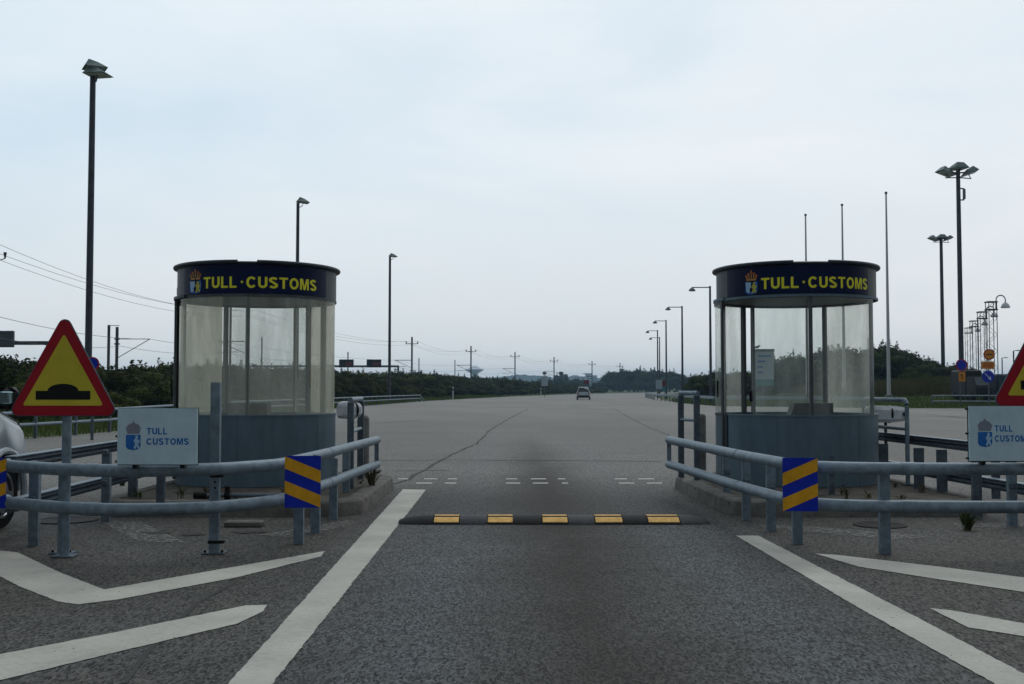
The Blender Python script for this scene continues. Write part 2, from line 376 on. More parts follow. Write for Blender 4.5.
def glyph(ch):
    """bold grotesque capitals: list of polygons in a unit-high cell, and the cell width"""
    t = .20
    def ribbon_(P, closed=False):
        P = [Vector((a, b)) for a, b in P]; n = len(P); L = []; Rr = []
        for i in range(n):
            if closed: a, b = P[i - 1], P[(i + 1) % n]
            else: a, b = P[max(i - 1, 0)], P[min(i + 1, n - 1)]
            d1 = (P[i] - a).normalized() if (P[i] - a).length > 1e-6 else (b - P[i]).normalized()
            d2 = (b - P[i]).normalized() if (b - P[i]).length > 1e-6 else d1
            n1 = Vector((-d1.y, d1.x)); n2 = Vector((-d2.y, d2.x)); m_ = (n1 + n2).normalized(); k = t / 2 / max(.5, m_.dot(n1))
            L.append(P[i] + m_ * k); Rr.append(P[i] - m_ * k)
        m = n if closed else n - 1
        return [[tuple(L[i]), tuple(Rr[i]), tuple(Rr[(i + 1) % n]), tuple(L[(i + 1) % n])] for i in range(m)]
    def arc_(cx, cy, rx, ry, a0, a1, n=12): return [(cx + rx * math.cos(R(a0 + (a1 - a0) * i / n)), cy + ry * math.sin(R(a0 + (a1 - a0) * i / n))) for i in range(n + 1)]
    h = t / 2
    if ch == 'T': return [[(0, 1 - t * .9), (.70, 1 - t * .9), (.70, 1), (0, 1)], [(.35 - h, 0), (.35 + h, 0), (.35 + h, 1 - t * .9 - .001), (.35 - h, 1 - t * .9 - .001)]], .70
    if ch == 'L': return [[(0, 0), (t, 0), (t, 1), (0, 1)], [(t + .001, 0), (.60, 0), (.60, t * .9), (t + .001, t * .9)]], .60
    if ch == 'U': return ribbon_([(h, 1), (h, .36)] + arc_(.36, .36, .36 - h, .36 - h, 180, 360)[1:] + [(.72 - h, 1)]), .72
    if ch == 'O': return ribbon_(arc_(.40, .5, .40 - h, .5 - h + .01, 0, 360, 28)[:-1], True), .80
    if ch == 'C': return ribbon_(arc_(.40, .5, .40 - h, .5 - h + .01, 38, 322, 24)), .78
    if ch == 'S': return ribbon_(arc_(.345, .735, .25, .17, 20, 245, 14) + [(.36, .50)] + arc_(.345, .265, .26, .17, 62, -160, 14)), .69
    if ch == 'M':
        w = .86; return [[(0, 0), (t * .9, 0), (t * .9, 1), (0, 1)], [(w - t * .9, 0), (w, 0), (w, 1), (w - t * .9, 1)],
                         [(t * .9 + .001, 1), (t * .9 + .001, .66), (w / 2 - .075, 0), (w / 2, 0), (w / 2, .30), (t * .9 + .09, 1)], [(w - t * .9 - .001, 1), (w - t * .9 - .09, 1), (w / 2 + .001, .30), (w / 2 + .001, 0), (w / 2 + .075, 0), (w - t * .9 - .001, .66)]], w
def word(mb, txt, fn, u0, u1, v0, v1):
    gap = .13; W = sum(glyph(c)[1] for c in txt) + gap * (len(txt) - 1); k = (u1 - u0) / W; x = 0
    for c in txt:
        polys, w_ = glyph(c)
        for P in polys:
            pts = [Vector((a, b, 0)) for a, b in P]
            mb.add([fn(u0 + (x + p.x) * k, v0 + p.y * (v1 - v0), 0) for p in pts], [tuple(t) for t in tessellate_polygon([pts])])
        x += w_ + gap
from mathutils.geometry import tessellate_polygon

# ------------------------------------------------------------------ ground and road
LE = [(-14.5, -30), (-14.5, 8), (-12.6, 22)] + [tuple(G(x, y).xy) for x, y in ((118, 431), (345, 407.3), (420, 401.3), (500, 397))] + [(17, 275), (52, 400), (130, 560)]
RE = [tuple(G(x, y).xy) for x, y in ((1024, 408.6), (900, 408.3), (800, 407.2), (716, 406.0), (682, 403.2), (662, 400))] + [(22.5, 172), (35, 275), (68, 395), (148, 550)]
poly = LE + RE[::-1] + [(70, 67), (70, -30)]
def inside(x, y, P):
    c = False; n = len(P)
    for i in range(n):
        x1, y1 = P[i]; x2, y2 = P[(i + 1) % n]
        if (y1 > y) != (y2 > y) and x < (x2 - x1) * (y - y1) / (y2 - y1) + x1: c = not c
    return c
def dist(x, y, P):
    d = 1e9; n = len(P)
    for i in range(n):
        x1, y1 = P[i]; x2, y2 = P[(i + 1) % n]; dx, dy = x2 - x1, y2 - y1
        t = max(0, min(1, ((x - x1) * dx + (y - y1) * dy) / (dx * dx + dy * dy)))
        d = min(d, math.hypot(x - x1 - dx * t, y - y1 - dy * t))
    return d
def sm(a, b, x):
    t = max(0, min(1, (x - a) / (b - a))); return t * t * (3 - 2 * t)
def height(x, y):
    if inside(x, y, poly): return -0.06
    d = dist(x, y, poly)
    right = sm(-4, 8, x - (12 + 0.0 * y)) * sm(150, 110, y) if y < 175 else 0
    base = -0.03 + 0.10 * sm(0, 3, d)
    return base + right * 1.5 * sm(1, 24, d) + 0.12 * math.sin(x * .21) * math.sin(y * .17) * sm(4, 12, d)
def axis(lo, hi, fine0, fine1, st):
    a = []; x = fine0
    while x <= fine1: a.append(x); x += st
    b = []; x = fine1; s_ = st
    while x < hi: s_ *= 1.5; x += s_; b.append(min(x, hi))
    c = []; x = fine0; s_ = st
    while x > lo: s_ *= 1.5; x -= s_; c.append(max(x, lo))
    return c[::-1] + a + b
xs = axis(-2400, 2400, -60, 110, 2.0); ys = axis(-60, 3000, -20, 300, 2.5)
g = MB(); vs = [(x, y, height(x, y)) for y in ys for x in xs]; nx = len(xs)
g.add(vs, [(j * nx + i, j * nx + i + 1, (j + 1) * nx + i + 1, (j + 1) * nx + i) for j in range(len(ys) - 1) for i in range(nx - 1)])
struct(g.build('ground', ground_m))
from mathutils.geometry import tessellate_polygon
def sheet(name, P, z, m, parent=None):
    pts = [Vector((p[0], p[1], z)) for p in P]
    mb = MB(); mb.add(pts, [tuple(t) for t in tessellate_polygon([pts])])
    o = mb.build(name, m, parent, smooth=False)
    for p in o.data.polygons:
        if p.normal.z < 0: p.flip()
    return o
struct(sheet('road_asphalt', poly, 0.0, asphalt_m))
_rr = random.Random(77)
def px_sheet(pts):
    P = [Vector(G(x, y).xy) for x, y in pts]; out = []
    for i, a in enumerate(P):
        b = P[(i + 1) % len(P)]; L = (b - a).length; n = max(1, min(160, int(L / .035)))
        if L < .001 or a.y > 30: out.append(tuple(a)); continue
        nr = Vector((-(b - a).y, (b - a).x)) / L
        for k in range(n):
            q = a.lerp(b, k / n)
            if k: q = q + nr * _rr.gauss(0, .0022)
            out.append(tuple(q))
    return out
struct(sheet('lane_edge_line', px_sheet([(214, 700), (260, 700), (308, 640), (426, 490), (403, 489.5)]), 0.004, paint_m)); 
struct(sheet('lane_edge_line', px_sheet([(736, 536), (758, 536), (900, 609), (1080, 704), (1030, 704), (860, 609)]), 0.004, paint_m))
struct(sheet('hatch_marking', px_sheet([(-90, 560), (-40, 546), (18, 553), (60, 573), (104, 590), (325, 551.5), (321, 557), (236, 578), (118, 600), (78, 605), (58, 602), (22, 588), (0, 577)]), 0.004, paint_m))
struct(sheet('hatch_marking', px_sheet([(-120, 684), (0, 655), (120, 632), (246, 606), (267, 605.5), (263, 612), (238, 624), (120, 652), (0, 681), (-100, 704)]), 0.004, paint_m))
struct(sheet('hatch_marking', px_sheet([(815, 554), (838, 555.5), (930, 566), (1024, 578), (1130, 590), (1130, 608), (1024, 592.5), (940, 580), (858, 567)]), 0.004, paint_m))
struct(sheet('hatch_marking', px_sheet([(929, 608.5), (952, 611), (1024, 624), (1120, 638), (1120, 655), (1024, 637), (968, 628)]), 0.004, paint_m))
struct(sheet('hatch_marking', px_sheet([(98, 521), (140, 522), (186, 543), (140, 542)]), 0.004, paint_w))
struct(sheet('hatch_marking', px_sheet([(260, 535), (352, 520), (356, 524), (290, 538)]), 0.004, paint_w))
struct(sheet('hatch_marking', px_sheet([(752, 526), (800, 526), (936, 537), (900, 540), (850, 536)]), 0.004, paint_w))
struct(sheet('hatch_marking', px_sheet([(948, 523), (1060, 524), (1060, 529), (960, 527)]), 0.004, paint_w))
struct(sheet('hatch_marking', px_sheet([(-40, 544), (15, 528), (26, 530), (-20, 548)]), 0.004, paint_w))
for row, y0, y1, segs in ((0, 478.6, 479.6, [(424, 437), (448, 457), (506, 517), (531, 546), (558, 565), (615, 627), (638, 654), (398, 408)]),
                          (1, 482.8, 483.9, [(416, 432), (445, 456), (506, 520), (533, 548), (562, 568), (619, 634), (647, 662)])):
    for a, b in segs: struct(sheet('stop_line_dash', px_sheet([(a, y0), (b, y0), (b + .4, y1), (a - .2, y1)]), 0.004, paint_m))
for a, b, y in ((470, 640, 461), (0, 60, 462)): pass
for P in ([(25, 437.5), (118, 434), (118, 435), (25, 438.8)], [(890, 415), (970, 417), (970, 417.8), (890, 415.6)], [(1020, 424), (900, 412), (902, 411.6), (1024, 423)],
          [(569, 406.5), (588, 405.8), (588, 406.8), (568, 407.5)], [(604, 413), (616, 412.8), (617, 414), (604, 414)], [(640, 418.5), (655, 419), (655, 420), (641, 419.6)]):
    struct(sheet('lane_line', px_sheet(P), 0.004, paint_w))
rng = random.Random(3)
def ribbon(name, pts, w, m, z=0.003, jit=0.03):
    P = [G(x, y) for x, y in pts]; Q = []
    for i in range(len(P) - 1):
        k = max(2, int((P[i + 1] - P[i]).length / 0.5))
        for j in range(k): Q.append(P[i].lerp(P[i + 1], j / k) + Vector((rng.uniform(-jit, jit), rng.uniform(-jit, jit), 0)))
    Q.append(P[-1]); vs = []; n = len(Q)
    for i, p in enumerate(Q):
        t = (Q[min(i + 1, n - 1)] - Q[max(i - 1, 0)]).normalized(); s_ = Vector((-t.y, t.x, 0)); ww = w * rng.uniform(.5, 1.2) / 2
        for k in (-1, 1): q = p + s_ * k * ww; vs.append((q.x, q.y, z))
    mb = MB(); mb.add(vs, [(2 * i, 2 * i + 1, 2 * i + 3, 2 * i + 2) for i in range(n - 1)])
    o = mb.build(name, m, smooth=False)
    for p in o.data.polygons:
        if p.normal.z < 0: p.flip()
    return struct(o)
ribbon('asphalt_crack', [(392, 485), (410, 479), (432, 465), (455, 453), (476, 444), (490, 430), (512, 417), (528, 409)], 0.065, crack_m)
ribbon('asphalt_crack', [(700, 445), (670, 436), (648, 427), (630, 418), (612, 408)], 0.055, crack_m)
ribbon('asphalt_joint', [(380, 460.5), (460, 460), (560, 460.6), (660, 461.5)], 0.08, crack_m, jit=0.01)
ribbon('asphalt_joint', [(396, 471), (448, 470.5)], 0.07, crack_m)
ribbon('asphalt_joint', [(120, 684), (200, 603), (245, 575)], 0.03, crack_m, jit=0.02)
ribbon('asphalt_crack', [(345, 422), (372, 424), (420, 420)], 0.12, crack_m)
for cx_, cy_, w in ((66, 520.5, .30), (880, 525.5, .24)):
    p = G(cx_, cy_); mb = MB(); mb.lathe([(w, 0.0), (w, .008), (w - .02, .012), (w - .03, .009), (.02, .009)], p, 32)
    tag(mb.build('manhole_cover', iron_m, origin=p), 'round black manhole cover in the asphalt left of the striped boards by the warning sign' if cx_ < 500 else 'round dark manhole cover in the asphalt before the right booth island', 'manhole cover', 'manhole covers')
for P in ([(140, 533), (165, 531.5), (172, 533.5), (150, 535)], [(180, 534.5), (200, 533), (206, 535), (185, 536.5)], [(230, 532), (262, 530.5), (268, 532.5), (240, 534)]):
    struct(sheet('asphalt_shadow', px_sheet(P), 0.0055, patch_m))  # small ground shadows painted as flat dark sheets
p = G(243, 527); mb = MB(); mb.box(p + Vector((0, .05, .025)), (.34, .16, .05), 0.03, bev=.01)
tag(mb.build('concrete_slab', concrete, origin=p), 'small flat concrete slab lying before the left island kerb', 'slab')

# ------------------------------------------------------------------ traffic islands with kerbs
def rounded(x0, x1, y0, y1, rr, n=8):
    P = []
    for cx_, cy_, a0, r in ((x1 - rr[0], y0 + rr[0], -90, rr[0]), (x1 - rr[1], y1 - rr[1], 0, rr[1]), (x0 + rr[2], y1 - rr[2], 90, rr[2]), (x0 + rr[3], y0 + rr[3], 180, rr[3])):
        for i in range(n + 1): a = R(a0 + 90 * i / n); P.append((cx_ + r * math.cos(a), cy_ + r * math.sin(a)))
    return P
ISZ = 0.15
def island(x0, x1, y0, y1, rr, skew):
    P = [(x + skew * (y - y0), y) for x, y in rounded(x0, x1, y0, y1, rr)]
    n = len(P); mb = MB(); cxm = sum(p[0] for p in P) / n; cym = sum(p[1] for p in P) / n
    prof = [(-0.015, -0.05), (0.0, ISZ - .055), (0.012, ISZ - .02), (0.04, ISZ), (0.17, ISZ), (0.17, ISZ - 0.04)]
    Nn = []
    for i in range(n):
        a = Vector(P[i - 1]); b = Vector(P[(i + 1) % n]); t = (b - a).normalized(); Nn.append(Vector((-t.y, t.x)))
    vs = []
    for i in range(n):
        for o_, z in prof: q = Vector(P[i]) + Nn[i] * o_; vs.append((q.x, q.y, z))
    k = len(prof)
    mb.add(vs, [(i * k + j, ((i + 1) % n) * k + j, ((i + 1) % n) * k + j + 1, i * k + j + 1) for i in range(n) for j in range(k - 1)])
    top = [Vector(P[i]) + Nn[i] * 0.165 for i in range(n)]
    root = mb.build('kerb', concrete); struct(root)
    # joints between kerb stones
    jm = MB(); acc = 0
    for i in range(n):
        a = Vector(P[i]); b = Vector(P[(i + 1) % n]); L = (b - a).length
        if L < 1e-4: continue
        d = (b - a) / L; tt = -acc
        while tt < L:
            if tt >= 0:
                q = a + d * tt; nn = Vector((-d.y, d.x))
                M = Matrix(((d.x, nn.x, 0, 0), (d.y, nn.y, 0, 0), (0, 0, 1, 0), (0, 0, 0, 1)))
                jm.box((q.x + nn.x * .02, q.y + nn.y * .02, ISZ / 2 - .02), (.007, .043, ISZ - .03), M=M)
            tt += 0.8
        acc = L - (tt - 0.8)
    struct(jm.build('kerb_joint', crack_m))
    struct(sheet('island_paving', [(q.x, q.y) for q in top], ISZ - 0.006, island_m))
island(-4.15, -1.50, 10.83, 14.7, (.42, .8, .8, .42), 0.0)
island(2.16, 4.80, 10.86, 14.7, (.42, .8, .8, .42), -0.03)

# ------------------------------------------------------------------ barriers
def smooth_path(P, k=10):
    P = [Vector(p) for p in P]; out = []
    for i in range(len(P) - 1):
        p0 = P[max(i - 1, 0)]; p1 = P[i]; p2 = P[i + 1]; p3 = P[min(i + 2, len(P) - 1)]
        for j in range(k):
            t = j / k
            out.append(0.5 * ((2 * p1) + (-p0 + p2) * t + (2 * p0 - 5 * p1 + 4 * p2 - p3) * t * t + (-p0 + 3 * p1 - 3 * p2 + p3) * t ** 3))
    out.append(P[-1]); return out
TZ, BZ, PR = 0.655, 0.372, 0.047
def ipost(mb, p, z1, w=0.085, rz=0.0, z0=0.0):
    # C channel: web towards camera with two flanges behind
    M = Matrix.Rotation(rz, 4, 'Z')
    c = Vector((p[0], p[1], (z0 + z1) / 2)); h = z1 - z0
    mb.box(c, (w, .008, h), M=M)
    for s_ in (-1, 1): mb.box(c + M @ Vector((s_ * (w / 2 - .004), .025, 0)), (.008, .042, h), M=M)
    for s_ in (-1, 1): mb.box(c + M @ Vector((s_ * (w / 2 - .014), .044, 0)), (.014, .006, h * .998), M=M)
def post_obj(root, px, py, z1, w=0.085, rz=0, z0=0.0, m=galv, flange=False, back=0.0):
    p = G(px, py, z0) + Vector((0, back, 0)); mb = MB(); ipost(mb, p, z1, w, rz, z0)
    o = mb.build('post', m, root, smooth=False)
    if flange:
        f = MB(); f.box((p.x, p.y + .03, z0 + .006), (.17, .14, .012), bev=.003); fo = f.build('base_plate', galvd, o)
        for a in (-.065, .065): f = MB(); f.lathe([(.010, 0), (.010, .018), (.005, .02)], (p.x + a, p.y + .0, z0 + .010), 6); f.build('bolt', iron_m, o)
    return o
def pipe_barrier(label, front, side, end_dir, posts, tall=None):
    root = thing('pipe_barrier', (*front[len(front) // 2][:2], 0), label, 'barrier', 'pipe barriers round the booth islands')
    for z, nm in ((TZ, 'top_rail'), (BZ, 'bottom_rail')):
        mb = MB(); mb.tube([(p[0], p[1], z) for p in smooth_path([(q[0], q[1], 0) for q in front])], PR, 14)
        mb.tube([(p[0], p[1], z) for p in smooth_path([(q[0], q[1], 0) for q in side], 8)], PR, 14)
        mb.build(nm, galv, root)
        sl = MB()
        P = smooth_path([(q[0], q[1], z) for q in front])
        for f_ in (0.42,):
            a = P[int(len(P) * f_)]; b = P[int(len(P) * f_) + 1]; d = (b - a).normalized(); sl.tube([a - d * .05, a + d * .05], PR + .003, 14); sl.build('pipe_sleeve', galv, root); sl = MB()
        P = smooth_path([(q[0], q[1], z) for q in side]); a = P[len(P) // 3]; b = P[len(P) // 3 + 1]; d = (b - a).normalized(); sl.tube([a - d * .012, a + d * .012], PR + .003, 14)
        sl.build('pipe_sleeve', galv, root)
    e = side[-1]; mb = MB(); mb.box((e[0], e[1] - .01, (TZ + BZ) / 2), (.05, .012, TZ - BZ), bev=.002); mb.build('end_plate', galv, root)
    for px, py, h in posts:
        p = G(px, py); o = post_obj(root, px, py, h, w=.078, back=.05)
        for z in (TZ, BZ):
            if z < h + .06: br = MB(); br.box((p.x, p.y + .035, z), (.05, .06, .05), bev=.006); br.build('bracket', galvd, o)
    return root
left_front = [(-4.0, 8.75), (-3.92, 8.57), (-3.34, 8.2), (-2.80, 8.05), (-2.24, 8.20), (-1.90, 8.62), (-1.825, 8.84)]
left_side = [(-1.823, 8.85), (-1.71, 10.3), (-1.66, 11.4), (-1.575, 12.85)]
LB = pipe_barrier('curved galvanised pipe barrier before the left booth with a warning sign behind it', left_front, left_side, 1,
             [(30, 547, .60), (103, 523, .655), (297, 545, .60), (314, 534, .60), (332, 520, .58), (345, 506, .58)])
post_obj(LB, 58.5, 555, .62, w=.06, flange=True, back=.05)
tp = post_obj(LB, 213.5, 554, 1.30, w=.072, flange=True)
mb = MB(); q = G(214.5, 554)
for z in (.545, .50): m2 = MB(); m2.lathe([(.008, -.008), (.008, .008)], (q.x, q.y - .006, z), 8, M=Matrix.Rotation(PI / 2, 4, 'X')); m2.build('bolt', iron_m, tp)
for z, w_ in ((.59, .10), (.09, .12)): m2 = MB(); m2.box((q.x + .01, q.y + .01, z), (w_, .04, .022)); m2.build('clamp', iron_m, tp)
right_front = [(2.185, 8.78), (2.28, 8.50), (2.65, 8.30), (3.3, 8.24), (3.9, 8.24), (4.45, 8.36), (4.85, 8.75)]
right_side = [(2.185, 8.79), (2.05, 10.0), (1.95, 11.4), (1.835, 12.9)]
RB = pipe_barrier('galvanised pipe barrier before the right booth, straight front with a plain post', right_front, right_side, -1,
             [(748, 521, .57), (773, 532, .57), (799.5, 545, .60), (888, 555, .60), (1016, 527, .60), (728, 507, .57)])

def w_beam(label, pts, posts, inner):
    root = thing('guard_rail', (*pts[0], 0), label, 'guard rail', 'flat guard rails behind the pipe barriers')
    for z, nm in ((TZ, 'top_rail'), (BZ - .06, 'bottom_rail')):
        mb = MB(); d = (Vector(pts[-1]) - Vector(pts[0])).normalized(); nrm = Vector((d.y, -d.x)) * inner
        vs = []; prof = [(0, .05), (.03, .05), (.05, .02), (.012, .0), (.05, -.02), (.03, -.05), (0, -.05), (-.008, 0)]
        for p in pts:
            for o_, zz in prof: q = Vector(p) + nrm * o_; vs.append((q.x, q.y, z + zz))
        k = len(prof); fs = [(i * k + j, i * k + (j + 1) % k, (i + 1) * k + (j + 1) % k, (i + 1) * k + j) for i in range(len(pts) - 1) for j in range(k)]
        fs += [tuple(range(k)), tuple(range((len(pts)) * k - 1, (len(pts) - 1) * k - 1, -1))]
        mb.add(vs, fs); rail = mb.build(nm, galvd, root, smooth=False); mb = MB()  # darker steel paints the shadow under the cap
        # flat cap in paler steel, light along the top edge put into its colour
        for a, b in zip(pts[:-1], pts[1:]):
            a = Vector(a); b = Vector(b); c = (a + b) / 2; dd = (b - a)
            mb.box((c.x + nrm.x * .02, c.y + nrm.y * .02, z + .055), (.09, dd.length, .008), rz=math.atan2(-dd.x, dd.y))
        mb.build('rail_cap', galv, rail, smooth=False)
    for px, py, h, z0, w in posts: post_obj(root, px, py, h, w, z0=z0, m=galvd)
    return root
w_beam('flat galvanised guard rail running back along the far side of the left island', [(-4.02, 8.8), (-4.08, 10.2), (-4.22, 14.2)],
       [(132, 497, .62, ISZ, .085), (160, 503, .62, ISZ, .075), (262, 487, .60, ISZ, .08), (244, 484, .55, ISZ, .07)], 1)
w_beam('flat galvanised guard rail running back along the outer side of the right island', [(4.88, 8.9), (4.80, 10.2), (4.62, 14.2)],
       [(920, 489, .60, ISZ, .10), (943, 492, .60, ISZ, .10), (978, 519, .60, 0, .085), (997, 499, .60, ISZ, .07), (832, 494, .55, ISZ, .06), (884, 482, .60, ISZ, .11)], -1)

# striped marker boards
def marker_board(px0, px1, py0, py1, Y, flip, label, yaw):
    c = A((px0 + px1) / 2, (py0 + py1) / 2, Y); w = (px1 - px0) / F * Y; h = (py1 - py0) / F * Y
    M = Matrix.Translation(c) @ Matrix.Rotation(yaw, 4, 'Z')
    fn = lambda u, v, t: M @ Vector(((u - .5) * w, t, (.5 - v) * h))
    root = thing('marker_board', c, label, 'marker board', 'blue and yellow striped marker boards')
    mb = MB(); mb.prism([(0, 0), (1, 0), (1, 1), (0, 1)], lambda u, v, t: fn(u, v, t), .004); mb.build('panel', mblue, root, smooth=False)
    for s0, s1 in ((.29, .53), (.76, 1.0)):
        sl = .285; P = [(0, s0), (1, s0 - sl), (1, s1 - sl), (0, s1)]
        if flip: P = [(1 - u, v) for u, v in P]
        m2 = MB(); m2.prism(P, lambda u, v, t: fn(u, v, -.0025 + t), .0020); m2.build('stripe', myel, root, smooth=False)
    return root
marker_board(285, 320.5, 456, 507.5, 8.62, True, 'blue and yellow striped board on the inner corner of the left pipe barrier', R(3))
marker_board(783, 817.5, 458, 511, 8.28, False, 'blue and yellow striped board on the inner corner of the right pipe barrier', R(-3))
marker_board(-28, 6.5, 458, 508, 8.5, False, 'blue and yellow striped board cut by the left picture edge beside the white car', R(-3))

# ------------------------------------------------------------------ crest (crown over a shield) as flat shapes
def crest(root, fn, u0, u1, v0, v1, colours, name='crest'):
    """fn(u,v,w) in metres, v up. colours: (crown, crown accent, shield, left charge, lion)"""
    W = u1 - u0; Hh = v1 - v0
    S = lambda P: [(u0 + a * W, v0 + b * Hh) for a, b in P]
    mb = MB()
    def flat(P, w, mi):
        pts = [Vector((p[0], p[1], 0)) for p in S(P)]
        mb.add([fn(p.x, p.y, w) for p in pts], [tuple(t) for t in tessellate_polygon([pts])], mi)
    n = 10
    flat([(.02, .52), (.98, .52), (.98, .12), (.85, .04), (.5, 0), (.15, .04), (.02, .12)], .0012, 2)
    flat([(.04, .50), (.48, .50), (.48, .3), (.36, .22), (.40, .10), (.22, .06), (.10, .14)], .0020, 3)
    flat([(.66, .50), (.80, .49), (.84, .42), (.76, .37), (.90, .34), (.96, .40), (.92, .26), (.82, .22), (.92, .10), (.84, .03), (.74, .13), (.62, .03), (.52, .07), (.62, .18), (.60, .28), (.52, .26), (.56, .36), (.64, .40)], .0020, 4)
    flat([(.10, .56), (.90, .56), (.98, .74), (.86, .86), (.64, .90), (.5, .97), (.36, .90), (.14, .86), (.02, .74)], .0006, 1)
    flat([(.12, .57), (.88, .57), (.88, .64), (.12, .64)], .0014, 0)
    for i in range(5):
        a = .14 + i * .18; b = [(0, .72), (.13, .82), (.32, .86), (.51, .82), (.64, .72)][i]
        flat([(a, .65), (a + .07, .65), (b[0] + .20, b[1]), (b[0] + .12, b[1])], .0016 + i * .0001, 0)
    for x, y, r in ((.08, .76, .07), (.26, .86, .06), (.5, .92, .06), (.74, .86, .06), (.92, .76, .07)):
        flat([(x + r * math.cos(k * PI / 4), y + r * .5 * math.sin(k * PI / 4)) for k in range(8)], .0024, 0)
    flat([(.47, .94), (.53, .94), (.53, 1.0), (.47, 1.0)], .0026, 0)
    mb.build(name, colours, root, smooth=False)
gold = mat('crown_gold', (0.42, 0.22, 0.05), 0.5); crimson = mat('crown_crimson', (0.20, 0.03, 0.03), 0.5)
lionm = mat('lion_yellow', (0.42, 0.40, 0.06), 0.5)

# ------------------------------------------------------------------ booths
def booth(pcx, label, px_text, px_crest, px_navy, mull_px, back_px, panels, milky, rimgap, label_group):
    D = 13.28; c = Vector((ray(pcx, 389).x / ray(pcx, 389).y * D, D, ISZ)); cx_, cy_ = c.x, c.y; Rg = 0.935
    root = thing('customs_booth', c, label, 'booth', label_group)
    zs, zf0, zf1, zt = 0.958, 2.315, 2.645, 2.70
    def pos(a, r=Rg, z=1.5): return Vector((cx_ + r * math.sin(a), cy_ - r * math.cos(a), z))
    cam = math.atan2(-cx_, cy_)
    def phi(px, back=False):
        best = None
        for i in range(-900, 901):
            a = cam + R(i / 10.0) + (PI if back else 0)
            e = abs(proj(pos(a))[0] - px)
            if best is None or e < best[0]: best = (e, a)
        return best[1]
    full = (cam - PI, cam + PI)
    # skirt
    mb = MB(); mb.arc((cx_, cy_), Rg - .02, Rg + .003, cam - PI, cam + PI - .001, ISZ + .0, zs - .022, 96); sk = mb.build('skirt', booth_m, root)
    mb = MB()
    for i in range(6):
        a = cam + R(-160 + i * 60 + 27); mb = MB(); mb.arc((cx_, cy_), Rg + .003, Rg + .0045, a - .0022, a + .0022, ISZ + .01, zs - .04, 1); mb.build('seam', frame_m, sk, smooth=False)
    mb = MB(); mb.arc((cx_, cy_), Rg - .05, Rg + .010, cam - PI, cam + PI - .001, zs - .022, zs, 96); mb.build('sill', booth_m, root)
    mb = MB(); mb.lathe([(Rg - .03, 0), (Rg - .03, .015)], (cx_, cy_, ISZ + .001), 64); mb.build('floor', grey_p, root)
    # fascia
    mb = MB(); mb.arc((cx_, cy_), Rg - .015, Rg + .001, cam - PI, cam + PI - .001, zf0, zf1 + .02, 96); mb.build('fascia', frame_m, root)
    n0, n1 = phi(px_navy[0]), phi(px_navy[1])
    mb = MB(); mb.arc((cx_, cy_), Rg + .002, Rg + .008, n0, n1, zf0 + .012, zf1 + .012, 60); fs_ = mb.build('name_band', navy, root)
    mb = MB(); mb.arc((cx_, cy_), Rg + .001, Rg + (.006 if milky else .020), cam - PI, cam + PI - .001, zf0 - .022, zf0 + .004, 96); mb.build('fascia_lip', booth_m if not milky else frame_m, root)
    wrap = lambda u, v, w: pos(u / Rg, Rg + .0095 + w, v)
    yb = (zf0 + zf1) / 2 - .068
    q0, q1, q2, q3, q4 = [phi(p) * Rg for p in px_text]
    mb = MB(); word(mb, 'TULL', wrap, q0, q1, yb - .024, yb + .104); mb.build('lettering', yell_t, fs_, smooth=False)
    mb = MB(); word(mb, 'CUSTOMS', wrap, q3, q4, yb - .024, yb + .104); mb.build('lettering', yell_t, fs_, smooth=False)
    mb = MB(); mb.add([wrap(q2 + .014 * math.cos(k * PI / 6), yb + .042 + .014 * math.sin(k * PI / 6), 0) for k in range(12)], [tuple(range(12))]); mb.build('middle_dot', yell_t, fs_, smooth=False)
    e0, e1 = phi(px_crest[0]) * Rg, phi(px_crest[1]) * Rg
    crest(fs_, wrap, e0, e1, yb - .075, yb + .205, [gold, crimson, lightblue, paleb, lionm])
    # roof: disc, rounded rim with a gap at the front
    mb = MB(); mb.lathe([(Rg - .02, zf1 + .0), (Rg + .020, zf1 + .014), (Rg + .030, zf1 + .032), (Rg + .01, zf1 + .045), (.3, zf1 + .055)], (cx_, cy_, 0), 96)
    rf = mb.build('roof', boothd_m, root)
    g0, g1 = phi(rimgap[0]), phi(rimgap[1])
    mb = MB(); n = 90; a0, a1 = g1, g0 + 2 * PI
    ringp = [pos(a0 + (a1 - a0) * i / n, Rg + .028, zf1 + .036) for i in range(n + 1)]
    mb.tube(ringp, .024, 8); mb.build('rim', boothd_m, root)
    mb = MB(); mb.lathe([(Rg - .016, zf0 - .004), (Rg - .016, zf0 + .006)], (cx_, cy_, 0), 64); mb.build('ceiling', frame_m, root)
    # shallow ceiling drum just inside the glass that shows under the band
    mb = MB(); mb.arc((cx_, cy_), Rg - .10, Rg - .05, cam - PI, cam + PI - .001, zf0 - .022, zf0 - .005, 72); mb.build('ceiling_ring', frame_m, root)
    # mullions
    for px, w in mull_px:
        a = phi(px); mb = MB(); mb.arc((cx_, cy_), Rg - .05, Rg - .006, a - w / Rg / 2, a + w / Rg / 2, zs, zf0 - .022, 2); mb.build('mullion', frame_m, root)
    for px, w, pale in back_px:
        a = phi(px, True); mb = MB(); mb.arc((cx_, cy_), Rg - .06, Rg - .006, a - w / Rg / 2, a + w / Rg / 2, zs, zf0 - .022, 2); mb.build('mullion', framel_m if pale else frame_m, root)
    # glazing
    for p0, p1, b, m in panels:
        a0 = phi(p0, b); a1 = phi(p1, b)
        if p0 == 'L': pass
        lo, hi = min(a0, a1), max(a0, a1)
        mb = MB(); mb.arc((cx_, cy_), Rg - .004, Rg, lo, hi, zs + .001, zf0 - .023, 24); mb.build('glass_panel', m, root)
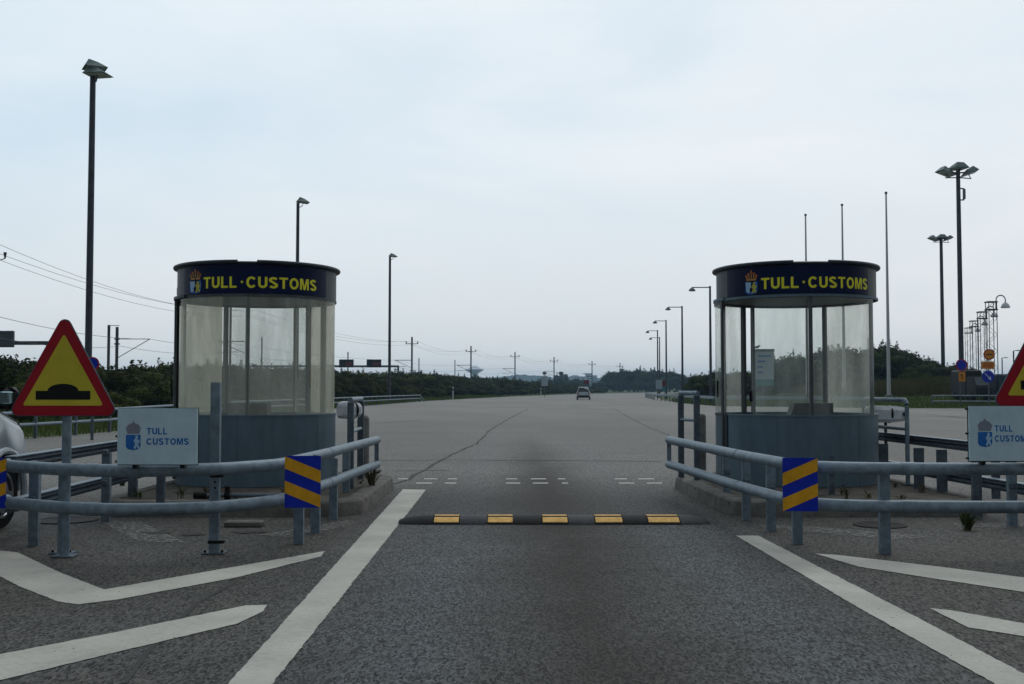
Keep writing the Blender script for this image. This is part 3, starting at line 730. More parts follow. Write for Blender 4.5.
    # console and stool inside
    return root, pos, phi, cam, (cx_, cy_)

bg = 'round glazed customs booths on the islands'
L_, posL, phiL, camL, cL = booth(257, 'round customs booth with cloudy yellowed glass on the left island', (203.2, 236, 241.2, 245.5, 315), (189.5, 201), (184, 325), [(247.5, .035)],
      [(224.5, .05, False), (229, .012, True), (296.5, .030, True), (310, .05, False), (325.5, .05, False)],
      [(180, 222, False, glass_milk), (222.5, 310, False, glass_mid), (310.5, 334.5, False, glass_milk), (180, 222, True, glass_milk), (229, 309, True, glass_clear), (311, 334.5, True, glass_milk)], True, (237, 256), bg)
R_, posR, phiR, camR, cR = booth(796, 'round customs booth with clear glass on the right island', (762.3, 799.5, 804.6, 809, 867.5), (746.5, 758.8), (728.5, 868.5), [(811.5, .04), (874, .015)],
      [(742, .045, False), (751.5, .03, False), (826, .045, False), (808, .012, True)],
      [(752, 811, False, glass_clear), (813, 874, False, glass_clear), (722, 742, True, glass_mid), (752, 825, True, glass_clear), (827, 873, True, glass_mid)], False, (794.5, 829), bg)
# sliding doors hung outside the drum, with their black running bar
for root, pos, phi, cam, c, pa, pb, m in ((L_, posL, phiL, camL, cL, 180.5, 182, glass_milk), (R_, posR, phiR, camR, cR, 719.5, 728, glass_clear)):
    a0 = cam - R(114); a1 = cam - R(80 if root is L_ else 62); Rd = .935 + .020
    d = MB()
    for a in (a0, a1): d.arc(c, Rd - .012, Rd + .012, a - .02, a + .02, .20, 2.30, 1)
    for z in (.20, .93, 2.26): d.arc(c, Rd - .010, Rd + .010, a0, a1, z, z + .035, 10)
    dr = d.build('door', frame_m, root, smooth=False)
    p_ = MB(); p_.arc(c, Rd - .003, Rd + .003, a0 + .021, a1 - .021, .236, .929, 10); p_.build('door_panel', booth_m, dr)
    p_ = MB(); p_.arc(c, Rd - .002, Rd + .002, a0 + .021, a1 - .021, .966, 2.259, 10); p_.build('door_glass', m, dr)
    h_ = MB(); pp = pos(a1 - .08, Rd + .03, 0); h_.tube([(pp.x, pp.y, 1.15), (pp.x, pp.y, 1.35)], .012, 8); h_.build('door_handle', iron_m, dr)
    t_ = MB(); t_.arc(c, .945, .975, cam - R(125), cam - R(58), 2.30, 2.33, 16); t_.build('door_track', boothd_m if root is L_ else booth_m, root)
# black bar and hinge box at the left edge of the left booth
q = A(178.5, 290, 13.2); mb = MB(); mb.tube([(q.x, q.y, .98), (q.x, q.y, 2.40)], .017, 10)
mb.box((q.x + .02, q.y, 2.42), (.07, .06, .10), bev=.01); mb.box((q.x - .01, q.y, 2.28), (.05, .05, .06), bev=.01); mb.build('locking_bar', black_m, L_)
q = A(176.5, 320, 13.1)
# right booth: dark jamb at the lane side of the skirt
a = camR - R(58); mb = MB(); mb.arc(cR, .937, .952, a - .03, a + .03, ISZ, .96, 1); mb.build('door_jamb', boothd_m, R_)
# door lock on the back post of the right booth
q = posR(phiR(748, True), .87, 1.16); mb = MB(); mb.box(q, (.05, .05, .14), bev=.01); mb.build('lock_case', iron_m, R_)
# consoles inside
for (x0, x1, sl), lab in (((227, 268, 0), 'low grey console standing inside the left booth'), ((788, 832, 1), 'low grey console with slanted end inside the right booth')):
    a = A(x0, 403, 12.75); b = A(x1, 403, 12.75); z1 = a.z; w = b.x - a.x
    root = thing('console', ((a.x + b.x) / 2, 12.85, ISZ + .016), lab, 'console')
    mb = MB(); P = [(0, 0), (w, 0), (w, .20), (.07 if sl else 0, .20)]
    mb.prism(P, lambda u, v, t: Vector((a.x + u, 12.70 + t, z1 - .20 + v)), .22); mb.build('cabinet', grey_p, root, smooth=False)
    mb = MB(); mb.box(((a.x + b.x) / 2, 12.80, (z1 - .20 + ISZ + .016) / 2), (w * .7, .12, z1 - .20 - ISZ - .018), bev=.01); mb.build('pedestal', grey_p, root, smooth=False)

# ------------------------------------------------------------------ TULL CUSTOMS panels
def panel_sign(px0, px1, py0, py1, Y, label, yaw=0.0, tu=(.365, .625, .895)):
    c = A((px0 + px1) / 2, (py0 + py1) / 2, Y); w = (px1 - px0) / F * Y; h = (py1 - py0) / F * Y
    M = Matrix.Translation(c) @ Matrix.Rotation(yaw, 4, 'Z')
    root = thing('customs_sign', (c.x, c.y, TZ), label, 'sign', 'white customs panels on the barriers')
    fn = lambda u, v, t: M @ Vector((u - w / 2, -t, v - h / 2))
    mb = MB(); mb.prism([(0, 0), (w, 0), (w, h), (0, h)], lambda u, v, t: fn(u, v, t - .02), .02); p = mb.build('panel', sign_w, root, smooth=False)
    mb = MB(); mb.prism([(-.004, -.008), (w + .004, -.008), (w + .004, h + .004), (-.004, h + .004)], lambda u, v, t: fn(u, v, t - .028), .006)
    mb.build('backing_frame', black_m, root, smooth=False)
    mb = MB(); f0 = lambda u, v, t: fn(u, v, .0012 + t)
    word(mb, 'TULL', f0, w * tu[0], w * tu[1], h * .535, h * .650); mb.build('lettering', blue_t, p, smooth=False)
    mb = MB(); word(mb, 'CUSTOMS', f0, w * tu[0], w * tu[2], h * .350, h * .468); mb.build('lettering', blue_t, p, smooth=False)
    crest(p, f0, w * .105, w * .295, h * .255, h * .78, [greyblue_t, greyblue_t, blue_t, lightblue, paleb])
    for x in (.2, .8): mb = MB(); mb.box(fn(w * x, .02, -.06), (.03, .06, .10)); mb.build('bracket', black_m, root, smooth=False)
    for v in (.05, .5, .95): mb = MB(); mb.lathe([(.008, -.01), (.008, .01)], fn(-.010, v * h, -.02), 8, M=Matrix.Rotation(PI / 2, 4, 'Y')); mb.build('bolt', black_m, root, smooth=False)
    return root
panel_sign(117.5, 197, 408.5, 464.3, 7.93, 'white customs panel beside the full warning triangle on the left pipe barrier')
panel_sign(969.5, 1047, 406.3, 460.8, 8.14, 'white customs panel cut by the right picture edge on the right pipe barrier', tu=(.325, .555, .785))

# ------------------------------------------------------------------ warning triangles
def tri(px_l, px_r, py_top, py_bot, Y, label, post_px, base):
    w = (px_r - px_l) / F * Y; h = (py_bot - py_top) / F * Y; c = A((px_l + px_r) / 2, py_bot, Y)
    root = thing('warning_sign', G(post_px, base) if base else (c.x, Y, 0), label, 'road sign', 'speed hump warning triangles')
    def rtri(w_, h_, oy, r, n=6):
        V = [Vector((-w_ / 2, oy)), Vector((w_ / 2, oy)), Vector((0, oy + h_))]; out = []
        for i in range(3):
            p = V[i]; a = (V[i - 1] - p).normalized(); b = (V[(i + 1) % 3] - p).normalized(); ang = a.angle(b)
            bis = (a + b).normalized(); cc = p + bis * (r / math.sin(ang / 2))
            s_ = cc - a * 0; na = (p + a * (r / math.tan(ang / 2))) - cc; nb = (p + b * (r / math.tan(ang / 2))) - cc
            a0 = math.atan2(na.y, na.x); a1 = math.atan2(nb.y, nb.x); d = (a1 - a0 + PI) % (2 * PI) - PI
            for k in range(n + 1): t = a0 + d * k / n; out.append((cc.x + r * math.cos(t), cc.y + r * math.sin(t)))
        return out
    e = 1.075
    fn = lambda u, v, t: Vector((c.x + u, Y - t, c.z + v))
    mb = MB(); mb.prism(rtri(w * 1.085, h * 1.085, 0, .048), fn, .004); p = mb.build('panel', red_m, root, smooth=False)
    mb = MB(); mb.prism(rtri(w * 1.085 + .02, h * 1.085 + .02, -.006, .05), lambda u, v, t: fn(u, v, -.012 + t), .010); mb.build('backing', galvd, root, smooth=False)
    mb = MB(); mb.prism(rtri(w * .80, h * .765, h * .105, .012), lambda u, v, t: fn(u, v, .005 + t), .0012); mb.build('yellow_field', yel_m, p, smooth=False)
    bw = w * .27; b0 = h * .168; b1 = h * .262
    P = [(-bw, b0), (bw, b0), (bw, b1), (w * .155, b1)]
    for k in range(1, 12): a = PI * k / 12; P.append((w * .155 * math.cos(a) * (1 - .12 * math.sin(a)), b1 + h * .075 * math.sin(a) ** .8))
    P += [(-w * .155, b1), (-bw, b1)]
    mb = MB(); mb.add([fn(u, v, .0082) for u, v in P], [tuple(t) for t in tessellate_polygon([[Vector((u, v, 0)) for u, v in P]])]); mb.build('hump_symbol', black_m, p, smooth=False)
    q = Vector((c.x + (.013 if base else 0), Y + .045)); mb = MB(); mb.tube([(q.x, q.y, .0), (q.x, q.y, c.z + h * .75)], .034 if base else .034, 14); o = mb.build('post', galv, root)
    for z in (c.z + .1, c.z + h * .5): mb = MB(); mb.box((q.x, q.y - .02, z), (.12, .05, .03), bev=.005); mb.build('bracket', galvd, root)
    mb = MB(); mb.box((q.x, q.y, .007), (.16, .14, .014), bev=.003); mb.build('base_plate', galvd, o)
    return root
tri(12.5, 113.5, 321.5, 415.5, 8.22, 'red and yellow speed hump triangle with its round post at the left barrier', 64, 556)
tri(997, 1100.5, 310, 405.5, 8.62, 'red and yellow speed hump triangle cut off at the right picture edge', 1047, None)

# ------------------------------------------------------------------ speed hump
yc = 10.39; x0 = (400 - 512) / F * yc; x1 = (706.5 - 512) / F * yc
root = thing('speed_hump', ((x0 + x1) / 2, yc, 0), 'black rubber speed hump with yellow reflective pads across the lane', 'speed hump')
W2 = .20; prof = [(-W2, 0), (-W2 + .015, .017), (-.12, .048), (-.05, .064), (.05, .064), (.12, .048), (W2 - .015, .017), (W2, 0)]
edges = [399, 434, 460, 487, 513, 541, 567, 593, 621, 645, 677, 707]
def ex(p): return x0 + (p - 399) / 308 * (x1 - x0)
for i in range(11):
    a, b = ex(edges[i]) + .002, ex(edges[i + 1]) - .002
    mb = MB(); vs = []; N = 6
    for k in range(N + 1):
        x = a + (b - a) * k / N; s_ = 1.0
        if i == 0: s_ = .36 + .64 * min(1, (k / N) * 1.4) ** .6
        if i == 10: s_ = .36 + .64 * min(1, (1 - k / N) * 1.4) ** .6
        for y, z in prof: vs.append((x, yc + y * (0.6 + .4 * s_), z * s_ + .0005))
    kk = len(prof); fs = [(q * kk + j, (q + 1) * kk + j, (q + 1) * kk + j + 1, q * kk + j + 1) for q in range(N) for j in range(kk - 1)]
    fs += [tuple(range(kk - 1, -1, -1)), tuple(range(N * kk, N * kk + kk)),]; mb.add(vs, fs)
    o = mb.build('rubber_segment', rubber if i % 4 != 2 else rubber2, root, smooth=True)
    if i % 2 == 1:
        def pz(y):
            for (ya, za), (yb_, zb) in zip(prof[:-1], prof[1:]):
                if ya <= y <= yb_: return za + (zb - za) * (y - ya) / (yb_ - ya)
        for Ys in ((-.180, -.15, -.12, -.090), (-.048, -.03, .02, .035)):
            m2 = MB(); vs = []
            for x in (a + .006, b - .006):
                for y in Ys: vs.append((x, yc + y, pz(y) + .0045))
            vs += [(x, y, z - .005) for x, y, z in vs]
            m2.add(vs, [(0, 4, 5, 1), (1, 5, 6, 2), (2, 6, 7, 3), (8, 9, 13, 12), (9, 10, 14, 13), (10, 11, 15, 14), (0, 1, 9, 8), (1, 2, 10, 9), (2, 3, 11, 10), (4, 12, 13, 5), (5, 13, 14, 6), (6, 14, 15, 7), (0, 8, 12, 4), (3, 7, 15, 11)])
            m2.build('reflective_pad', bumpyel, o, smooth=False)

# ------------------------------------------------------------------ hoops, bollards, white housings on the islands
def hoop(label, p0, p1, top, mid, r=.026, curved=False):
    root = thing('hoop_rail', (p0[0], p0[1], ISZ), label, 'hoop rail', 'steel hoop rails beside the booths')
    mb = MB(); a = Vector((*p0, ISZ)); b = Vector((*p1, ISZ)); d = (b - a).normalized()
    mb.tube([a, a + Vector((0, 0, top - .08))] + [a + Vector((0, 0, top - .08)) + d * (.08 * (1 - math.cos(t))) + Vector((0, 0, .08 * math.sin(t))) for t in (PI / 8, PI / 4, 3 * PI / 8, PI / 2)] +
            [b + Vector((0, 0, top - .08)) - d * (.08 * (1 - math.cos(t))) + Vector((0, 0, .08 * math.sin(t))) for t in (PI / 2, 3 * PI / 8, PI / 4, PI / 8)] + [b + Vector((0, 0, top - .08)), b], r, 10)
    mb.build('hoop', galv, root)
    mb = MB(); mb.tube([a + Vector((0, 0, mid)), b + Vector((0, 0, mid))], r * .8, 10); mb.build('cross_bar', galv, root)
    for q in (a, b): mb = MB(); mb.box(q + Vector((0, 0, .006)), (.12, .12, .012)); mb.build('foot_plate', galvd, root)
    return root
def sq_hoop(label, pa, pb, top, mid):
    root = thing('hoop_rail', (pa.x, pa.y, ISZ), label, 'hoop rail', 'steel hoop rails beside the booths')
    for q in (pa, pb):
        mb = MB(); ipost(mb, q, ISZ + top - .03, .075 if False else .07, 0, ISZ); mb.build('post', galvd, root, smooth=False)
    mb = MB(); d = (pb - pa).normalized(); z = Vector((0, 0, top - .0))
    mb.tube([pa + z - d * .02, pb + z + d * .03], .030, 10); mb.build('top_bar', galv, root)
    mb = MB(); z = Vector((0, 0, mid)); mb.tube([pa + z, pb + z], .02, 10); mb.build('cross_bar', galv, root)
    return root
sq_hoop('upright two post hoop rail at the lane side of the right booth', G(681.5, 477.5, ISZ), G(697.5, 480, ISZ), 1.05, .72)
sq_hoop('narrow two post hoop rail at the lane side of the left booth', G(350, 488.5, ISZ), G(360.5, 479, ISZ), .98, .62)
hoop('curved tube hoop rail behind the right booth next to the guard rail', (4.02 + .42, 13.9), (G(908, 485, ISZ).x, G(908, 485, ISZ).y), .975, .64)
def bollard(px, py, h, r, label):
    p = G(px, py, ISZ - .01); mb = MB(); mb.lathe([(r, 0), (r, h - r * .8), (r * .93, h - r * .45), (r * .7, h - r * .15), (r * .35, h)], p, 20)
    tag(mb.build('bollard', conc2, origin=p), label, 'bollard', 'round topped concrete bollards')
bollard(702, 472, .78, .058, 'round topped concrete bollard behind the right two post hoop rail')
bollard(363, 476, .78, .078, 'round topped concrete bollard at the back end of the left pipe barrier')
def housing(c, L, r, yaw, label, base_z):
    root = thing('lane_light_housing', (c.x, c.y, c.z - .12), label, 'equipment housing', 'white plastic housings')
    M = Matrix.Translation(c) @ Matrix.Rotation(yaw, 4, 'Z') @ Matrix.Rotation(PI / 2, 4, 'Y')
    # boxy tapering shell with chamfered edges and a sloped nose
    mb = MB(); vs = []; sec = [(-L / 2, .55, .60), (-L / 2 + .03, .85, .85), (-L / 2 + .10, 1, .95), (L / 2 - .16, 1, .90), (L / 2 - .04, .80, .75), (L / 2, .55, .5)]
    for x, hy, hz in sec:
        for u, v in ((-1, -.6), (-.7, -1), (.7, -1), (1, -.6), (1, .5), (.6, 1), (-.6, 1), (-1, .5)): vs.append(c + Matrix.Rotation(yaw, 3, 'Z') @ Vector((x, u * r * hy * .9, v * r * hz)))
    fs = [(i * 8 + j, i * 8 + (j + 1) % 8, (i + 1) * 8 + (j + 1) % 8, (i + 1) * 8 + j) for i in range(5) for j in range(8)] + [tuple(range(8)), tuple(range(47, 39, -1))]
    mb.add(vs, fs)
    mb.build('shell', white_p, root, smooth=False)
    mb = MB(); mb.lathe([(r * 1.02, -.012), (r * 1.02, .012)], (0, 0, 0), 12, M=M @ Matrix.Translation(Vector((0, 0, .04)))); mb.build('strap', black_m, root)
    mb = MB(); e = M @ Vector((0, 0, L / 2 - .05)); mb.lathe([(.03, -.02), (.03, .02)], e + Vector((0, -r * .75, 0)), 10, M=Matrix.Rotation(PI / 2, 4, 'X')); mb.build('latch', iron_m, root)
    mb = MB(); mb.tube([(c.x, c.y + .02, base_z), (c.x, c.y + .02, c.z)], .02, 8); mb.build('stand', galvd, root)
housing(A(886, 414, 13.6), .52, .11, R(4), 'white plastic housing inside the curved hoop rail at the right booth', ISZ)
housing(A(349.5, 410, 12.6), .30, .105, R(50), 'white plastic housing strapped behind the left booth hoop rail', ISZ)
# dropped pipe with coupling on the left island
a = G(197, 494, ISZ + .05); b = G(284, 494, ISZ + .05); a.z = b.z = ISZ + .035
root = thing('loose_pipe', ((a.x + b.x) / 2, a.y, ISZ), 'thin grey pipe with black couplings lying on the left island', 'pipe')
mb = MB(); mb.tube([a, b], .022, 10); mb.build('tube', galvd, root)
mb = MB(); mb.tube([a - Vector((.03, 0, 0)), a + Vector((.10, 0, 0))], .036, 10); mb.build('coupling', iron_m, root)
mb = MB(); mb.tube([a.lerp(b, .32), a.lerp(b, .38)], .045, 10); mb.box(a.lerp(b, .35) + Vector((0, 0, .06)), (.05, .05, .08), bev=.01); mb.build('coupling', iron_m, root)

# ------------------------------------------------------------------ cars
import bmesh
def car(name, origin, heading, label, body_m, s=1.0, L=3.9, Wd=1.66, Ht=1.52, near=False):
    root = thing(name, (0, 0, 0), label, 'car')
    hw = Wd / 2
    # stations along length (y from rear to front): bottom z, belt z, half width
    hb = 1.19 if near else 1.0
    st = [(-L / 2, .35, .70, .80), (-L / 2 + .06, .26, .92, .93), (-L / 2 + .35, .22, .98, .985), (-.9, .20, .98, 1.0), (0, .20, .95, 1.0), (.75, .20, .93, 1.0), (1.15, .20, .90, .99), (L / 2 - .38, .22, .80, .96), (L / 2 - .12, .24, .68, .86), (L / 2 - .02, .30, .55, .70)]
    mb = MB(); vs = []; k = 10
    for y, zb, zt, w in st:
        w *= hw; zt *= hb; sec = [(.80 * w, zb), (.97 * w, zb + .10), (w, zb + .30 if zt - zb > .45 else (zb + zt) / 2), (.985 * w, zt - .10), (.90 * w, zt)]
        for x, z in sec: vs.append((x, y, z))
        for x, z in sec[::-1]: vs.append((-x, y, z))
    n = len(st); fs = [(i * k + j, i * k + (j + 1) % k, (i + 1) * k + (j + 1) % k, (i + 1) * k + j) for i in range(n - 1) for j in range(k)]
    fs += [tuple(range(k)), tuple(range(n * k - 1, (n - 1) * k - 1, -1))]; mb.add(vs, fs)
    body = mb.build('body', [body_m, car_d], root)
    cuts = MB()
    fy = L / 2 - (.84 if near else .72)
    for y in (-L / 2 + .70, fy):
        for sx_ in (-1, 1):
            cuts.lathe([(.37, -.16), (.37, .16)], (sx_ * hw, y, .31), 28, mi=1, M=Matrix.Rotation(PI / 2, 4, 'Y'))
    cut = cuts.build('cut', [body_m, car_d])
    md = body.modifiers.new('b', 'BOOLEAN'); md.object = cut; md.operation = 'DIFFERENCE'; md.solver = 'EXACT'
    try: md.material_mode = 'INDEX'
    except Exception: pass
    dg = bpy.context.evaluated_depsgraph_get(); dg.update()
    me = bpy.data.meshes.new_from_object(body.evaluated_get(dg)); body.modifiers.clear(); body.data = me
    bpy.data.objects.remove(cut)
    # greenhouse
    gh = [(-L / 2 + .10, .93, .90, .78), (-L / 2 + .38, Ht - .02, .90, .66), (-.3, Ht, .92, .70), (.25, Ht - .04, .92, .70), (.98, .93, .90, .78)]
    lo = [(-L / 2 + .10, .86), (.98, .86)]
    mb = MB(); vs = []
    ys_ = [(-L / 2 + .08, .90, -L / 2 + .10, .93), ]
    rows = [(-L / 2 + .08, -L / 2 + .40), (-.55, -.45), (.30, .20), (1.08, .42)]
    sect = []
    zb_, zr = .90 * hb, Ht * hb - .03
    for yb_, yt in rows:
        sect.append([(.89 * hw, yb_, zb_), (.72 * hw, yt, zr - .04), (.62 * hw, yt, zr + (.03 if -.6 < yt < .3 else 0)), (-.62 * hw, yt, zr + (.03 if -.6 < yt < .3 else 0)), (-.72 * hw, yt, zr - .04), (-.89 * hw, yb_, zb_)])
    vs = [p for s_ in sect for p in s_]; k = 6
    fs = [(i * k + j, i * k + j + 1, (i + 1) * k + j + 1, (i + 1) * k + j) for i in range(3) for j in range(5)] + [tuple(range(5, -1, -1)), tuple(range(18, 24))]
    mb.add(vs, fs); mb.build('cabin', body_m, root)
    def quad(mb, P, push):
        P = [Vector(p) for p in P]; nn = (P[1] - P[0]).cross(P[2] - P[0]).normalized(); cc = sum(P, Vector()) / len(P)
        mid = Vector((0, cc.y * .5, 1.1))
        if (cc - mid).dot(nn) < 0: nn = -nn
        Q = [cc + (p - cc) * .90 + nn * push for p in P]; Q2 = [cc + (p - cc) * .90 - nn * .01 for p in P]; m_ = len(P)
        mb.add(Q + Q2, [tuple(range(m_)), tuple(range(2 * m_ - 1, m_ - 1, -1))] + [(i, (i + 1) % m_, (i + 1) % m_ + m_, i + m_) for i in range(m_)])
    for s_ in (0, 1):
        for i in range(3):
            a, b = sect[i], sect[i + 1]; j0, j1 = (0, 1) if s_ == 0 else (5, 4)
            mb = MB(); quad(mb, [a[j0], b[j0], b[j1], a[j1]], .006); mb.build('side_window', car_g, root, smooth=False)
    mb = MB(); quad(mb, [sect[0][0], sect[0][1], sect[0][4], sect[0][5]], .008); mb.build('rear_window', car_g, root, smooth=False)
    mb = MB(); quad(mb, [sect[3][0], sect[3][1], sect[3][4], sect[3][5]], .008); mb.build('windscreen', car_g, root, smooth=False)
    for y in (-L / 2 + .70, fy):
        for sx_ in (-1, 1):
            if near:
                ar = MB(); ar.tube([(sx_ * (hw + .004 - .002), y + .392 * math.cos(t), .31 + .392 * math.sin(t)) for t in [PI * k / 16 for k in range(-1, 18)]], .032, 8); ar.build('arch_trim', body_m, root)
            M = Matrix.Rotation(sx_ * PI / 2, 4, 'Y'); c0 = (sx_ * (hw - .10), y, .31)
            mb = MB(); mb.lathe([(.20, -.09), (.29, -.09), (.305, -.06), (.305, .06), (.29, .09), (.20, .085)], c0, 32, M=M); w_ = mb.build('wheel', tyre_m, root)
            mb = MB(); mb.lathe([(.195, .07), (.205, .092), (.185, .094), (.17, .07)], c0, 32, M=M)
            for q in range(6):
                a = q * PI / 3; mb.box(Vector(c0) + Vector((sx_ * .082, math.cos(a) * .10, math.sin(a) * .10)), (.02, .045, .17), M=Matrix.Rotation(-a + PI / 2, 4, 'X'))
            mb.lathe([(.05, .06), (.05, .098), (.03, .102)], c0, 16, M=M); mb.build('rim', rim_m, w_)
    mb = MB(); mb.box((0, -L / 2 + .01, .42), (Wd * .86, .10, .20), bev=.03); mb.build('rear_bumper', car_d, root)
    mb = MB(); mb.box((0, L / 2 - .05, .40), (Wd * .62, .08, .16), bev=.03); mb.build('front_bumper', car_d, root)
    for sx_ in (-1, 1):
        mb = MB(); mb.box((sx_ * hw * .80, -L / 2 + .03, .78), (.16, .08, .22), bev=.02); mb.build('tail_lamp', lampred, root)
        mb = MB(); mb.box((sx_ * hw * .68, L / 2 - .16, .60), (.26, .16, .13), rz=-sx_ * .5, bev=.03); mb.build('headlight', lamp_w, root)
        if not near:
            mb = MB(); mb.box((sx_ * (hw + .07), .72, 1.0), (.17, .09, .13), bev=.03); mi = mb.build('door_mirror', car_d, root)
    if near:
        for sx_ in (-1, 1):
            pts = [(sx_ * .93 * w * hw, y, zt * hb - .018) for y, zb, zt, w in st[5:9]]
            mb = MB(); mb.tube(pts, .007, 5); mb.build('hood_seam', car_d, root)
            mb = MB(); mb.tube([(sx_ * .995 * hw, -.35, .62), (sx_ * 1.0 * hw, .2, .62), (sx_ * .995 * hw, .70, .64)], .022, 6); mb.build('side_moulding', car_d, root)
            mb = MB(); mb.tube([(sx_ * .92 * hw, 1.12, .93 * hb), (sx_ * .70 * hw, .46, (Ht - .06) * hb)], .028, 6); mb.build('windscreen_pillar', car_d, root)
    mb = MB(); mb.box((0, -L / 2 - .01, .62), (.50, .02, .11)); mb.build('number_plate', sign_w, root)
    root.rotation_euler = (0, 0, heading); root.scale = (s, s, s); root.location = origin
    return root
# white car in the next lane: only its front right corner enters the picture
nc = car('parked_car', (0, 0, 0), 0, 'white car cut by the left picture edge with its black door mirror showing', car_w, near=True, L=3.95, Wd=1.70, Ht=1.6)
nc.location = (-5.35, 8.66, 0)
mb = MB(); nc_r = nc
def local(root, p): return Vector(p)
for sx_ in (1, -1):
    mb = MB(); c0 = Vector((sx_ * .955, .93, 1.17))
    mb.box(c0, (.21, .11, .19), bev=.055); mb.box(c0 + Vector((-sx_ * .12, .02, -.07)), (.12, .05, .05), bev=.01)
    me_o = mb.build('door_mirror', car_d, None); me_o.parent = nc
    mb = MB(); mb.box(c0 + Vector((0, -.048, .004)), (.135, .024, .105), bev=.005); g_ = mb.build('mirror_glass', mirror_g, None); g_.parent = me_o
p = G(583.5, 399.6)
car('distant_car', p, R(-4), 'small silver car driving away down the middle of the road', car_w, s=.98)

def van(px, py_base, Wp, ytop, label, m, cab=True):
    p = A(px, py_base, 77); p.z = height(p.x, p.y)
    w = Wp / F * p.y; h = max(1.2, A(px, ytop, p.y + .5).z - p.z)
    root = thing('parked_truck', p, label, 'truck', 'vehicles parked beyond the right verge')
    mb = MB(); mb.box(p + Vector((0, 1.6, .5 + (h - .5) / 2)), (w, 2.6, h - .5), bev=.08); mb.build('load_box', m, root)
    mb = MB(); mb.prism([(0, .4), (1.5, .4), (1.5, h * .80), (.55, h * .80), (.1, h * .5), (0, h * .45)], lambda u, v, t: p + Vector((-w * .47 + t, u - 1.3, v)), w * .94); cb = mb.build('cab', m, root, smooth=False)
    mb = MB(); mb.prism([(.12, h * .50), (.53, h * .77), (.50, h * .78), (.09, h * .52)], lambda u, v, t: p + Vector((-w * .40 + t, u - 1.32, v)), w * .80); mb.build('windscreen', glass_t, cb, smooth=False)
    for sx_ in (-1, 1):
        for y in (-.6, 2.2):
            mb = MB(); mb.lathe([(.30, -.12), (.38, -.1), (.38, .1), (.30, .12)], p + Vector((sx_ * w * .42, y, .38)), 20, M=Matrix.Rotation(PI / 2, 4, 'Y')); mb.build('wheel', tyre_m, root)
    return root
van(976, 401, 17, 370, 'dark boxy truck parked behind the orange and blue round signs', truck_m)
van(1008, 400, 17, 374, 'dark blue truck with pale windscreen by the right warning triangle', truck_b)


# ------------------------------------------------------------------ lamp poles
def flood_head(mb, c, yaw, tilt, s):
    M = Matrix.Rotation(yaw, 4, 'Z') @ Matrix.Rotation(tilt, 4, 'X')
    # wedge shaped hood: pyramid over a rectangular lens
    V = [(-.42, -.1, 0), (.42, -.1, 0), (.42, .75, -.02), (-.42, .75, -.02), (-.20, .08, .30), (.20, .08, .30), (.16, .42, .22), (-.16, .42, .22)]
    mb.add([Vector(c) + (M @ Vector(v)) * s for v in V], [(3, 2, 1, 0), (0, 1, 5, 4), (1, 2, 6, 5), (2, 3, 7, 6), (3, 0, 4, 7), (4, 5, 6, 7)])
    return M
def flood_pole(px, top, base_y, Y, label, heads, s, r0, box=False):
    t = A(px, top, Y); x = t.x; zb = height(x, Y) if not inside(x, Y, poly) else 0
    root = thing('floodlight_pole', (x, Y, zb), label, 'lamp post', 'tall floodlight poles')
    mb = MB(); mb.tube([(x, Y, zb - .1), (x, Y, zb + (t.z - zb) * .5), (x, Y, t.z)], r0, 14, radii=[r0 * 1.12, r0, r0 * .85]); mb.build('pole', pole_m, root)
    mb = MB(); mb.lathe([(r0 * 1.5, -.05), (r0 * 1.5, .03), (r0 * 1.2, .06)], (x, Y, zb), 12); mb.build('base_collar', galvd, root)
    for dx, dy, yaw, tilt, dz in heads:
        mb = MB(); c = Vector((x + dx * s, Y + dy * s, t.z + dz * s)); M = flood_head(mb, c, yaw, tilt, s); hd = mb.build('floodlight', lampgreen, root, smooth=False)
        mb = MB(); V = [(-.36, .0, -.012), (.36, .0, -.012), (.36, .68, -.03), (-.36, .68, -.03)]
        V = V + [(a, b, c_ - .02) for a, b, c_ in V]
        mb.add([c + (M @ Vector(v)) * s for v in V], [(0, 1, 2, 3), (7, 6, 5, 4), (0, 4, 5, 1), (1, 5, 6, 2), (2, 6, 7, 3), (3, 7, 4, 0)]); mb.build('lens', lamp_w, hd, smooth=False)
        mb = MB(); mb.tube([(x, Y, t.z - .35 * s), c + (M @ Vector((.1, .3, -.28))) * s, c + (M @ Vector((.1, .35, -.04))) * s], .03 * s, 6)
        mb.build('bracket', pole_m, root)
        mb = MB(); mb.tube([(x, Y, t.z - .1 * s), c + (M @ Vector((0, .1, 0))) * s], .04 * s, 6); mb.build('arm', pole_m, root)
    if box:
        z = t.z - 1.7; mb = MB(); mb.box((x + .42, Y, z), (.16, .2, .75), bev=.02); mb.build('camera_housing', lampgreen, root)
        for z_ in (-.45, .42): mb = MB(); mb.tube([(x, Y, z + z_), (x + .42, Y, z + z_ * .95)], .05, 6); mb.build('bracket', pole_m, root)
    return root
Z = lambda: 0
flood_pole(93, 73, 423, 42, 'tallest floodlight pole rising behind the left warning triangle with two stacked heads', [(-.28, 0, R(-60), R(2), .22), (-.10, 0, R(-100), R(2), -.10)], 1.0, .125)
flood_pole(298, 203, 410, 71, 'floodlight pole with single head rising behind the left booth roof', [(0, 0, R(-70), R(-4), .1)], .95, .12)
flood_pole(390, 257, 404, 98, 'floodlight pole with single head at the end of the left railing', [(0, 0, R(-70), R(-4), .1)], .85, .12)
flood_pole(958, 171, 408, 80, 'tall floodlight pole with three heads and a bracket camera on the right verge', [(-.92, 0, R(-80), R(-16), -.02), (.05, -.35, R(14), R(0), .12), (.92, 0, R(80), R(-16), -.02)], 1.40, .17, box=True)
